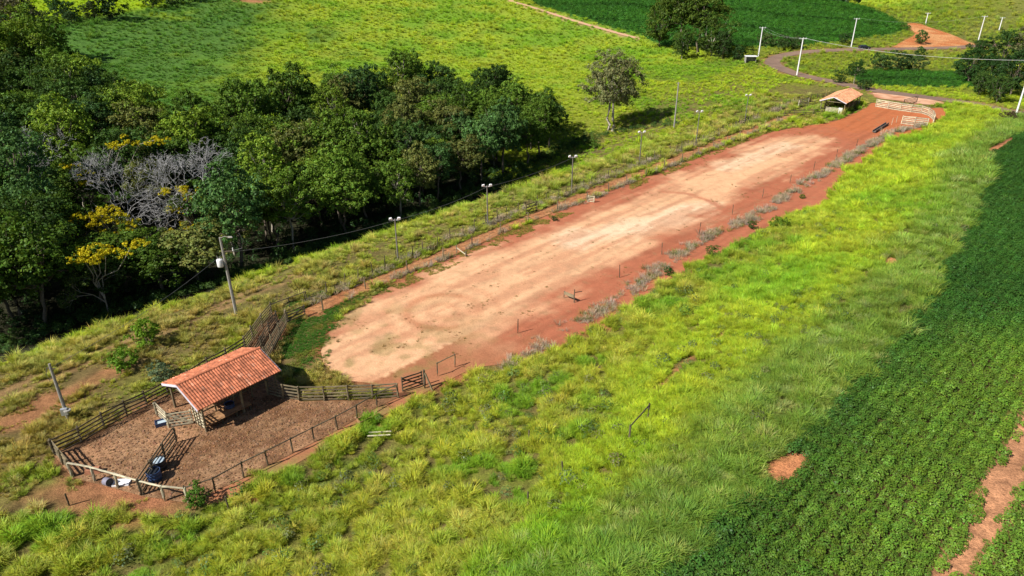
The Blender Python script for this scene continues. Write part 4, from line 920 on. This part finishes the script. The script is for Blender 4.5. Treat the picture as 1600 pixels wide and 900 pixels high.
for (p, h, lb) in PP:
    t = empty('power_pole', ground3(g(*p)), lb, 'power pole', 'white power poles along the road')
    MB().tube((0, 0, -.4), (0, 0, h), .26, .17, 4).build('pole', M_WCONC, t)
    MB().bar((-1.15, .1, h - .25), (1.15, -.1, h - .25), .12, .14).build('cross_arm', M_WCONC, t)
    for s_ in (-1, 0, 1): MB().lathe([(.03, 0), (.09, .05), (.06, .12), (.1, .18), (.05, .3)], (s_ * 1.0, 0, h - .18), 8).build('insulator', M_STEEL, t)
    ptop.append(t.location + Vector((0, 0, h)))
lb = ['leftmost', 'middle', 'rightmost']
for k, s_ in enumerate((-1, 1)): cable(f'{["left","right"][k]} pale power line from the hut pole to the road bend pole', ptop[2] + Vector((s_, 0, 0)), ptop[0] + Vector((s_, 0, 0)), 1.2, .012, M_ALU)
cable('pale power line crossing in front of the right-hand trees from the road', ptop[0], ptop[3], 1.6, .03, M_ALU)
cable('pale power line running from the car to the far right hill pole', ptop[1] + Vector((1, 0, 0)), ptop[4], 2.0, .012, M_ALU)

# ------------------------------------------------------------------ car and roadside hut
p = ground3(g(1350, 77)); t = empty('car', p + Vector((0, 0, .13)), 'dark car on the road below the dark green crop hill', 'car'); t.rotation_euler = (0, 0, .06)
prof = [(-2.1, .35), (-2.15, .75), (-2.0, .98), (-1.65, 1.02), (-1.25, 1.46), (.35, 1.5), (1.05, 1.02), (1.9, .88), (2.12, .62), (2.1, .35)]
def extr(prof, w0, w1, zt):
    b = MB(); n = len(prof)
    for s_ in (-1, 1):
        for x_, z_ in prof: b.v.append((x_, s_ * (w0 if z_ < zt else w1), z_))
    b.f += [[i for i in range(n)][::-1], [n + i for i in range(n)]] + [[i, (i + 1) % n, n + (i + 1) % n, n + i] for i in range(n)]
    return b
extr(prof, .88, .72, 1.1).build('body', M_CARP, t)
for s_ in (-1, 1):
    for a_, b_ in ((-1.2, -.3), (-.2, .75)): MB().poly([(a_, s_ * .885, 1.02), (b_, s_ * .885, 1.02), (b_ - (.35 if b_ > 0 else 0), s_ * .775, 1.4), (a_ + (.12 if a_ < -1 else 0), s_ * .775, 1.4)]).build('window', M_GLASS, t)
    for x_ in (-1.3, 1.3):
        wh = MB().lathe([(.12, -.1), (.31, -.1), (.33, -.06), (.33, .06), (.31, .1), (.12, .1)], n=14).build('wheel', M_TYRE, t, (x_, s_ * .8, .33), (math.pi / 2, 0, 0)); MB().lathe([(.2, 0), (.02, .02)], (0, 0, -.11 * s_), 10).build('rim', M_STEEL, wh)
    MB().box((2.07, s_ * .62, .68), (.1, .34, .14)).build('headlight', M_WHITE, t); MB().box((-2.1, s_ * .66, .78), (.08, .3, .16)).build('tail_light', M_RED, t)
MB().poly([(.42, -.7, 1.47), (.42, .7, 1.47), (1.02, .8, 1.06), (1.02, -.8, 1.06)]).build('windscreen', M_GLASS, t)
t = empty('bus_shelter', ground3(g(1172, 98)), 'tiny white-roofed roadside shelter left of the road bend', 'shelter')
MB().box((0, 0, 2.25), (4.0, 2.6, .18), -.1).build('roof', M_WHITE, t); MB().box((0, 1.1, 1.0), (3.6, .15, 2.4), -.1).build('back_wall', M_CONC, t)
for s_ in (-1, 1): MB().box((s_ * 1.75, .1, 1.0), (.15, 1.9, 2.4), -.1).build('side_wall', M_CONC, t)
MB().box((0, .75, .45), (3.2, .4, .1), -.1).build('bench', M_WOOD, t)

# ------------------------------------------------------------------ trees
def leaf_cloud(r, centres, rads, nsub, nleaf, leaf, flat, upb=.35):
    """leaf sprays gathered in clumps inside clumps"""
    V = []; LV = []
    C = np.array(centres); n = len(C)
    sub_d = r.normal(size=(n, nsub, 3)); sub_d[..., 2] = np.where(sub_d[..., 2] < -.3, -sub_d[..., 2], sub_d[..., 2]); sub_d /= np.linalg.norm(sub_d, axis=2, keepdims=True)
    sc = C[:, None] + sub_d * (np.array(rads)[:, None, None] * r.uniform(.55, 1.0, (n, nsub, 1))) * np.array((1, 1, flat))
    sr = np.array(rads)[:, None] * r.uniform(.22, .40, (n, nsub)); sb = r.uniform(.7, 1.3, (n, nsub))
    d = r.normal(size=(n, nsub, nleaf, 3)); d /= np.linalg.norm(d, axis=3, keepdims=True); q = r.random((n, nsub, nleaf, 1)) ** .4
    P = sc[:, :, None] + d * q * sr[:, :, None, None] * np.array((1, 1, .8))
    nm = d * .8 + sub_d[:, :, None] * .5 + np.array((0, 0, upb)) + r.normal(size=d.shape) * .45; nm /= np.linalg.norm(nm, axis=3, keepdims=True)
    P = P.reshape(-1, 3); nm = nm.reshape(-1, 3); k = len(P)
    t = np.cross(nm, r.normal(size=(k, 3))); t /= np.linalg.norm(t, axis=1, keepdims=True) + 1e-9; b = np.cross(nm, t)
    L = leaf * r.uniform(.65, 1.35, (k, 1))
    V = np.stack([P - t * L / 2, P + b * L * .34, P + t * L / 2, P - b * L * .34], 1).reshape(-1, 3)
    lb_ = np.repeat(sb.reshape(-1), nleaf) * r.uniform(.75, 1.25, k); hue = r.uniform(.85, 1.2, k)
    LV = np.repeat(np.column_stack([lb_ * hue, lb_, lb_ * r.uniform(.8, 1.1, k)]), 4, 0)
    return V, LV
def limb(b, a, c, r0, r1, r, n=4, bend=.12):
    a = np.array(a); c = np.array(c); L = np.linalg.norm(c - a); pts = [a + (c - a) * i / n + (r.normal(size=3) * L * bend * (0 < i < n) * .5) for i in range(n + 1)]
    b.path([tuple(p) for p in pts], [r0 + (r1 - r0) * i / n for i in range(n + 1)], 5, False); return pts
def make_tree(seed, H, rx, rz, nb, nsub, nleaf, leaf, trunk_r, bare=.35, flat=.75, stems=1, skew=0.0, low=0.0):
    r = np.random.default_rng(seed); cz = H - rz; b = MB(); cen = []; rad = []
    ga = math.pi * (3 - 5 ** .5)
    for i in range(nb):
        zc = 1 - (i + .5) / nb * (1.55 + low); zc = max(zc, -1); s = math.sqrt(max(0, 1 - zc * zc)); a = ga * i + r.uniform(-.5, .5); q = r.uniform(.5, .92)
        lump = 1 + .28 * math.sin(a * 2 + seed) * s + r.uniform(-.15, .15)
        cen.append((rx * q * lump * s * math.cos(a) + skew * zc, rx * q * lump * s * math.sin(a), cz + rz * q * zc * (1 + r.uniform(-.1, .1)))); rad.append(rx * r.uniform(.24, .42))
    V, LV = leaf_cloud(r, cen, rad, nsub, nleaf, leaf, flat)
    m = bpy.data.meshes.new('crown'); nq = len(V) // 4; m.from_pydata(V.tolist(), [], np.arange(nq * 4).reshape(-1, 4).tolist()); m.materials.append(M_LEAF); setcol(m, 'lv', LV)
    for s_ in range(stems):
        ox = (s_ - (stems - 1) / 2) * trunk_r * 3
        tp = limb(b, (ox, 0, -.5), (ox * 1.5 + r.uniform(-.3, .3), r.uniform(-.3, .3), cz - rz * bare), trunk_r, trunk_r * .65, r, 5, .05); hub = tp[-1]; limb(b, hub, (skew * .5, 0, cz + rz * .55), trunk_r * .6, trunk_r * .2, r)
        for c in cen[s_::stems]:
            if r.random() < .6: limb(b, tp[3] * .4 + hub * .6 if c[2] < cz else hub, c, trunk_r * .34, trunk_r * .08, r, 3)
    return m, b
KIND = {}
def kind(k, bark, **a): m, b = make_tree(**a); KIND[k] = (m, b.mesh('trunk', bark, True))
kind('round0', M_BARK, seed=1, H=12.5, rx=4.6, rz=4.9, nb=46, nsub=10, nleaf=20, leaf=.33, trunk_r=.26, low=.15)
kind('round1', M_BARK, seed=2, H=13, rx=5.0, rz=5.0, nb=48, nsub=10, nleaf=20, leaf=.35, trunk_r=.28, skew=.6, low=.15)
kind('round2', M_PBARK, seed=3, H=11.5, rx=4.2, rz=4.8, nb=42, nsub=10, nleaf=21, leaf=.30, trunk_r=.22, low=.25)
kind('tall0', M_PBARK, seed=4, H=15, rx=3.9, rz=5.8, nb=44, nsub=9, nleaf=22, leaf=.30, trunk_r=.25, low=.1)
kind('tall1', M_BARK, seed=5, H=14, rx=3.6, rz=5.4, nb=40, nsub=10, nleaf=21, leaf=.29, trunk_r=.24, low=.25)
kind('flat0', M_BARK, seed=6, H=11.5, rx=5.6, rz=3.5, nb=46, nsub=10, nleaf=20, leaf=.30, trunk_r=.28, flat=.5)
kind('fine0', M_BARK, seed=8, H=12, rx=4.4, rz=4.5, nb=50, nsub=11, nleaf=20, leaf=.25, trunk_r=.24, flat=.6)
kind('front0', M_BARK, seed=21, H=11, rx=4.2, rz=5.6, nb=48, nsub=10, nleaf=19, leaf=.30, trunk_r=.2, low=.45, bare=.7)
kind('front1', M_PBARK, seed=22, H=9.5, rx=4.0, rz=4.9, nb=44, nsub=10, nleaf=20, leaf=.28, trunk_r=.2, low=.45, bare=.7)
kind('bush0', M_BARK, seed=9, H=3.3, rx=1.7, rz=1.75, nb=26, nsub=9, nleaf=16, leaf=.17, trunk_r=.05, low=.45, bare=.8)
kind('bush1', M_BARK, seed=10, H=2.4, rx=1.8, rz=1.35, nb=24, nsub=9, nleaf=16, leaf=.16, trunk_r=.05, low=.45, bare=.8)
kind('lone', M_PBARK, seed=12, H=17.5, rx=6.2, rz=7.4, nb=70, nsub=11, nleaf=26, leaf=.33, trunk_r=.34, stems=2, bare=.3, low=.25)
def tree(k, x, y, s, col, label, group=None, name='tree', sz=1.0, cat='tree', rz=None, z=None):
    cm, tm = KIND[k]; t = empty(name, (x, y, float(T(x, y)) if z is None else z), label, cat, group)
    t.rotation_euler = (0, 0, R.uniform(0, 6.28) if rz is None else rz); t.scale = (s, s, s * sz)
    ob('trunk', tm, t); c = ob('crown', cm, t); c.color = (*col, 1); return t
# ---- the valley wood
EDGE = GL([(-260, 640), (-120, 590), (0, 548), (90, 515), (180, 485), (260, 470), (320, 452), (400, 425), (480, 395), (560, 370), (640, 345), (700, 318), (770, 292), (830, 262), (868, 238)])
BACK = GL([(888, 172), (850, 132), (780, 118), (700, 112), (630, 116), (545, 118), (470, 134), (400, 156), (330, 164), (250, 155), (160, 122), (95, 85), (40, 55), (-60, 40), (-250, 30)], 10.5)
WOOD = EDGE + BACK
qx, qy = [], []
for d0, d1, c in ((0, 130, 6.0), (130, 200, 7.0), (200, 420, 10.0)):
    x, y = jit(-330, 60, 40, 420, c); k = inpoly(x, y, WOOD) & (np.hypot(x, y) >= d0) & (np.hypot(x, y) < d1) & inview(x, y, T(x, y) + 8, .06); qx.append(x[k]); qy.append(y[k])
ex_ = densify(EDGE, 5.6); e0 = np.array([e for e in ex_]); 
wx = np.concatenate(qx); wy = np.concatenate(qy); ed = dline(wx, wy, EDGE); k = ed > 4.2; wx, wy = wx[k], wy[k]
k = inview(e0[:, 0], e0[:, 1], T(e0[:, 0], e0[:, 1]) + 6, .06); e0 = e0[k] + NR.uniform(-.9, .9, (k.sum(), 2))
wx = np.concatenate([wx, e0[:, 0] - .73 * 2.2]); wy = np.concatenate([wy, e0[:, 1] + .68 * 2.2])
BARE = [g(278, 285, 9), g(45, 222, 9), g(185, 290, 9)]
for bx, by in BARE: k = np.hypot(wx - bx, wy - by) > 5.0; wx, wy = wx[k], wy[k]
tx, ty = topx(wx, wy, T(wx, wy) + 9.5); dm = np.hypot(*BARE[0]) + 4
k = ~((tx > 95) & (tx < 345) & (ty > 205) & (ty < 345) & (np.hypot(wx, wy) < dm)); wx, wy = wx[k], wy[k]
shortt = lambda x, y: (lambda q: bool((q[0] > 80) & (q[0] < 350) & (q[1] > 190) & (q[1] < 470) & (math.hypot(x, y) < dm)))(topx(x, y, T(x, y) + 9.5))
uu, vv = UV(wx, wy); band_ = np.clip(((-vv - 76) / 8.5).astype(int), 0, 30)
rown = ['front', 'second', 'third', 'fourth', 'fifth', 'sixth', 'seventh', 'eighth', 'ninth', 'tenth'] + [f'{i}th' for i in range(11, 40)]
def nth(i): return f'{i + 1}' + ({1: 'st', 2: 'nd', 3: 'rd'}.get((i + 1) % 10, 'th') if (i + 1) % 100 // 10 != 1 else 'th')
PAL = [((0.060, 0.112, 0.015), 'dark green'), ((0.088, 0.155, 0.020), 'mid green'), ((0.045, 0.090, 0.018), 'blackish green'), ((0.130, 0.205, 0.022), 'fresh green'), ((0.115, 0.135, 0.036), 'olive green'), ((0.055, 0.115, 0.032), 'bluish green')]
KN = {'round0': 'rounded', 'round1': 'broad', 'round2': 'bushy', 'tall0': 'tall', 'tall1': 'slender', 'flat0': 'flat-topped', 'fine0': 'fine-leaved', 'front0': 'leafy skirted', 'front1': 'low skirted'}
for bnd in sorted(set(band_)):
    idx = [i for i in np.argsort(uu) if band_[i] == bnd]
    for j, i in enumerate(idx):
        kk = R.choice(['round0', 'round1', 'round2', 'tall0', 'tall1', 'flat0', 'fine0', 'round0', 'round1']); kk = R.choice(['front0', 'front1', 'front0', 'round2']) if bnd == 0 else kk; (c_, cn) = R.choices(PAL, (5, 4, 4, 2, 2, 3))[0]
        q_ = R.uniform(.7, 1.25); s_ = R.uniform(.85, 1.22) * (1.3 if math.hypot(wx[i], wy[i]) > 200 else 1.0) * (.95 if bnd == 0 else 1)
        tree(kk, float(wx[i]), float(wy[i]), s_, tuple(v * q_ * 1.2 for v in c_), f'{cn} {KN[kk]} tree, {nth(j)} from the left in the {rown[bnd]} row of the wood', 'trees of the valley wood', 'forest_tree', R.uniform(.9, 1.15) * (.7 if shortt(float(wx[i]), float(wy[i])) else 1))

# ---- bare and flowering trees in the wood
def bare_tree(name, label, x, y, H, spread, seed, depth=6, r0=.22, blossoms=(), leafcol=None):
    rr = random.Random(seed); b = MB(); tips = []
    root = empty(name, (x, y, float(T(x, y))), label, 'tree')
    def rec(p, d, L, rad, k):
        q = p + d * L; mid = p.lerp(q, .5) + Vector((rr.uniform(-1, 1), rr.uniform(-1, 1), rr.uniform(-.5, .5))) * L * .07
        b.path([p, mid, q], [rad, rad * .85, rad * .68], 4 if k > 2 else 5, False)
        if k >= depth: tips.append(q); return
        for i in range(3 if k in (0, 1, 3) else 2):
            a = rr.uniform(0, 6.283); ax = d.orthogonal().normalized(); ax.rotate(Matrix.Rotation(a, 3, d)); nd = (d + ax * rr.uniform(.45, .95) * spread + Vector((0, 0, .12))).normalized()
            rec(q, nd, L * rr.uniform(.68, .86), max(rad * .6, .013), k + 1)
    rec(Vector((0, 0, -.4)), Vector((0, 0, 1)), H * .27, r0, 0)
    b.build('trunk', M_GTWIG if not blossoms else M_PBARK, root)
    return root, tips
def blossom(root, name, centres, rads, nsub, nleaf, leaf, mat, seed, flat=.45, col=None):
    V, LV = leaf_cloud(np.random.default_rng(seed), centres, rads, nsub, nleaf, leaf, flat); m = bpy.data.meshes.new(name); m.from_pydata(V.tolist(), [], np.arange(len(V)).reshape(-1, 4).tolist()); m.materials.append(mat); setcol(m, 'lv', LV)
    o = ob(name, m, root); 
    if col: o.color = (*col, 1)
    return o
B = [bare_tree('bare_tree', 'wide leafless tree with a web of pale grey branches in the wood', *BARE[0], 16, 1.25, 3, 9, .15), bare_tree('bare_tree', 'leafless grey tree crown at the left edge of the wood', *BARE[1], 12, 1.15, 5, 8, .16), bare_tree('bare_tree', 'low half-dead grey tree at the shaded front of the wood', *g(270, 420, 2.5), 7.5, 1.15, 8, 6, .12),
     bare_tree('bare_tree', 'second leafless grey tree beside the yellow blossoms in the wood', *BARE[2], 14.5, 1.2, 15, 9, .13)]
yb = [[(140, 338), (165, 328), (112, 345), (152, 352), (95, 362)], [(172, 338), (205, 352), (190, 370), (215, 372), (160, 345)], [(140, 405), (165, 398), (150, 392), (205, 385), (128, 400)], [(285, 300), (303, 312), (270, 296), (290, 355), (318, 350), (265, 330), (310, 300)], [(120, 262), (140, 268), (205, 222), (245, 218), (230, 375), (130, 285), (185, 225)]]
for i, gp in enumerate(yb):
    (fx, fy) = g(gp[0][0] + 8, gp[0][1] + 6, 7.5); zt = float(T(fx, fy)); root, tips = bare_tree('flowering_tree', ['yellow-flowering tree left of the grey leafless tree', 'yellow-flowering tree in front of the grey leafless tree', 'low yellow-flowering tree near the shaded front of the wood', 'yellow-flowering tree at the right of the grey leafless crown', 'yellow-flowering tree at the back of the grey leafless crown'][i], fx, fy, 8.5, 1.15, 40 + i, 5, .14, (1,))
    cs = []; bb = MB()
    for (px, py) in gp:
        d_ = ray(px, py); tt = (fy - 2.5) / d_[1]; P_ = np.array([d_[0] * tt, fy - 2.5, CAM_H + d_[2] * tt]) - np.array([fx, fy, zt])
        for _ in range(8): cs.append(tuple(P_ + NR.normal(size=3) * np.array((1.0, 1.0, .32))))
        limb(bb, (0, 0, 2.5), P_, .08, .03, np.random.default_rng(i))
    bb.build('limbs', M_PBARK, root)
    blossom(root, 'blossom', cs, [.7] * len(cs), 6, 15, .2, M_FLOWER, 60 + i, .5)
    bt = [tuple(q) for q in tips]; R.shuffle(bt); blossom(root, 'crown', bt[:60], [.7] * len(bt[:60]), 6, 12, .22, M_LEAF, 70 + i, .5, (0.085, 0.125, 0.03))
# ---- single trees and shrubs
x, y = g(953, 204); tree('lone', x, y, 1.08, (0.185, 0.20, 0.085), 'tall lone olive-grey tree standing clear at the end of the wood', name='lone_tree')
for i, (px, py, k, s_, c_, lb) in enumerate([
    (1030, 74, 'front0', 1.75, (0.075, 0.125, 0.018), 'left shoulder of the big tree clump on the crop hill'), (1060, 80, 'round0', 2.0, (0.07, 0.115, 0.018), 'tallest central tree of the big clump on the crop hill'), (1090, 84, 'round1', 1.75, (0.075, 0.12, 0.018), 'right tall tree of the big clump on the crop hill'), (1112, 90, 'front1', 1.6, (0.065, 0.11, 0.018), 'lower right tree of the big clump on the crop hill'), (1065, 92, 'front1', 1.2, (0.06, 0.11, 0.018), 'low tree at the front foot of the big hill clump'),
    (1128, 92, 'front0', .95, (0.04, 0.08, 0.02), 'dark bushy tree at the right foot of the round clump'), (1152, 94, 'bush0', 1.6, (0.035, 0.08, 0.02), 'small dark tree just left of the white-roofed shelter'),
    (1334, 131, 'round2', .62, (0.035, 0.085, 0.018), 'small dark tree standing behind the far shed'), 
    (1512, 130, 'front0', 1.0, (0.03, 0.075, 0.016), 'leftmost big dark tree of the right edge grove'), (1540, 140, 'front1', 1.05, (0.028, 0.07, 0.016), 'big dark tree in the middle front of the right edge grove'), (1578, 150, 'front0', 1.2, (0.03, 0.07, 0.018), 'big dark tree at the right front of the right edge grove'), (1560, 118, 'front0', 1.35, (0.04, 0.085, 0.018), 'tall tree at the back of the right edge grove'),
    (1600, 130, 'tall1', 1.35, (0.12, 0.13, 0.055), 'pale olive tree at the right frame edge above the grove'), (1528, 150, 'front1', .75, (0.05, 0.10, 0.02), 'low leafy tree in front of the right edge grove'), (1556, 160, 'front1', .8, (0.055, 0.11, 0.022), 'lowest leafy tree at the front of the right edge grove'), (1525, 105, 'fine0', .8, (0.035, 0.08, 0.018), 'small tree at the upper left of the right edge grove'), (1500, 118, 'bush0', 2.0, (0.04, 0.095, 0.022), 'low bush at the left foot of the right edge grove'), (1630, 150, 'front1', 1.2, (0.03, 0.07, 0.016), 'dark tree cut by the right frame edge in the grove')]):
    x, y = g(px, py); tree(k, x, y, s_, c_, lb, name='shrub' if 'bush' in lb else 'broadleaf_tree', cat='shrub' if 'bush' in lb else 'tree')
SH_ = [(1045, 430, 'bush1', .42, (0.03, 0.085, 0.015), 'round dark green shrub in the dead grass at the arena edge'), (1175, 358, 'bush0', .42, (0.05, 0.10, 0.02), 'small green shrub on the red earth right of the arena'), (1253, 310, 'bush1', .3, (0.08, 0.15, 0.02), 'tiny bright shrub on the red strip further up the arena'), (1112, 400, 'bush0', .5, (0.10, 0.13, 0.03), 'thin yellowish sapling on the red strip right of the arena'),
    (310, 790, 'bush0', .55, (0.08, 0.17, 0.02), 'fresh green bush at the front corner of the corral'), (232, 540, 'bush0', .95, (0.14, 0.26, 0.02), 'bright lime bush above the dirt track left of the corral'), (196, 575, 'bush1', .9, (0.12, 0.23, 0.02), 'bright lime bush below the dirt track left of the corral'), (252, 592, 'bush1', .7, (0.13, 0.19, 0.10), 'pale blue-green bush behind the corral plank fence'),
    (1217, 358, 'bush1', .8, (0.12, 0.20, 0.02), 'green bush at the top of the bank by the red strip'), (866, 345, 'bush1', .3, (0.03, 0.08, 0.02), 'small dark shrub beside the inner fence'), (985, 150, 'bush0', .01, (0, 0, 0), ''),
    (1222, 78, 'bush0', 1.8, (0.05, 0.09, 0.025), 'left dark bush on the bank above the road bend'), (1240, 76, 'bush1', 2.0, (0.06, 0.10, 0.03), 'second dark bush on the bank above the road bend'), (1320, 70, 'bush0', 1.5, (0.035, 0.075, 0.02), 'dark bush just left of the power pole by the car'), (1196, 72, 'bush1', 2.2, (0.07, 0.11, 0.03), 'bush beside the power pole near the hut'),
    (1375, 108, 'bush1', 2.2, (0.05, 0.10, 0.025), 'left bush above the roadside crop plot'), (1402, 110, 'bush0', 2.0, (0.045, 0.09, 0.025), 'middle bush above the roadside crop plot'), (1425, 110, 'bush1', 2.1, (0.055, 0.10, 0.03), 'right bush above the roadside crop plot'), (1435, 93, 'bush0', 1.4, (0.05, 0.11, 0.025), 'small round bush below the red cutting'), (1437, 69, 'bush0', 1.7, (0.05, 0.12, 0.025), 'green bush on the red earth of the road cutting'),
    (1575, 188, 'bush1', .9, (0.07, 0.05, 0.03), 'low brown bush at the foot of the big right power pole'), (930, 232, 'bush0', .7, (0.10, 0.19, 0.03), 'green bush in the strip behind the third light post'), (1310, 130, 'bush0', 1.2, (0.05, 0.10, 0.02), 'bush touching the back of the far shed'), (1350, 140, 'bush1', 1.3, (0.04, 0.08, 0.02), 'dark bush right of the far shed roof'),
    (172, 30, 'bush0', 3.4, (0.03, 0.065, 0.02), 'big dark round bush on the hedge line at the top left'), (145, 32, 'bush0', 2.0, (0.05, 0.075, 0.02), 'narrow bush left of the big round hedge bush'), (104, 28, 'bush1', 2.6, (0.03, 0.07, 0.02), 'dark bush standing at the left of the hedge line'), (112, 36, 'bush1', 1.8, (0.04, 0.08, 0.025), 'low bush in front of the left hedge bush'), (82, 14, 'bush0', 1.6, (0.05, 0.13, 0.02), 'small tree alone in the bright top left field'), (68, 40, 'bush1', 2.2, (0.06, 0.09, 0.03), 'grey-green bush at the left end of the hedge line'),
    (240, 12, 'bush0', 2.6, (0.05, 0.09, 0.02), 'left bush of the hedge at the top edge'), (268, 6, 'bush1', 3.0, (0.045, 0.09, 0.02), 'middle bush of the hedge at the top edge'), (300, 2, 'bush0', 2.4, (0.05, 0.095, 0.02), 'right bush of the hedge at the top edge'), (40, 95, 'round0', 1.5, (0.12, 0.115, 0.06), 'pale brownish tree crown at the top left corner of the wood')]
for (px, py, k, s_, c_, lb) in SH_:
    if not lb: continue
    x, y = g(px, py); tree(k, x, y, s_, c_, lb, name='shrub' if 'tree' not in lb else 'broadleaf_tree', cat='shrub' if 'tree' not in lb else 'tree')
# undergrowth along the wood and below the lone tree, far-off wood
UG = EDGE[2:] + GL([(900, 225), (930, 212), (960, 206), (1000, 200), (1040, 195)])
x, y = jit(-70, 60, 50, 170, 1.0); d = dline(x, y, UG); k = (d < 2.6 + 2 * (fbm(x / 4, y / 4, 88) - .5)) & inview(x, y, T(x, y)); x, y = x[k], y[k]
x3, y3 = jit(-90, 30, 60, 150, 2.2); k = inpoly(x3, y3, WOOD) & (dline(x3, y3, EDGE) < 14) & inview(x3, y3, T(x3, y3)); x3, y3 = x3[k], y3[k]
cl = lerp(np.broadcast_to(np.array((0.045, 0.10, 0.02)), (len(x), 3)), np.array((0.10, 0.17, 0.03)), ss(.4, .7, fbm(x / 3, y / 3, 89)))
BUSHP = [bushlet(150, .75, 1.5, .2, 80 + i, .5) for i in range(3)]
grow('undergrowth', 'low leafy undergrowth along the shaded front of the wood', 'undergrowth', BUSHP, M_CROP, np.concatenate([x, x3]), np.concatenate([y, y3]), np.concatenate([np.full(len(x), .75), np.full(len(x3), 1.1)]), np.vstack([cl, np.broadcast_to(np.array((0.04, 0.09, 0.02)), (len(x3), 3))]))
x, y = jit(60, 420, 440, 760, 8.0); k = inview(x, y, T(x, y) + 6) & ~inpoly(x, y, FARSOY) & (T(x, y) < 60) & (x < 150 + .38 * (y - 300)); x, y = x[k], y[k]
FW = [bushlet(600, 4.6, 10, 1.1, 90 + i, .5) for i in range(3)]
grow('far_wood', 'dark far-off wood in the dip behind the crop hill', 'wood', FW, M_CROP, x, y, np.full(len(x), 1.1), lerp(np.broadcast_to(np.array((0.03, 0.065, 0.022)), (len(x), 3)), np.array((0.05, 0.085, 0.03)), fbm(x / 20, y / 20, 93)))
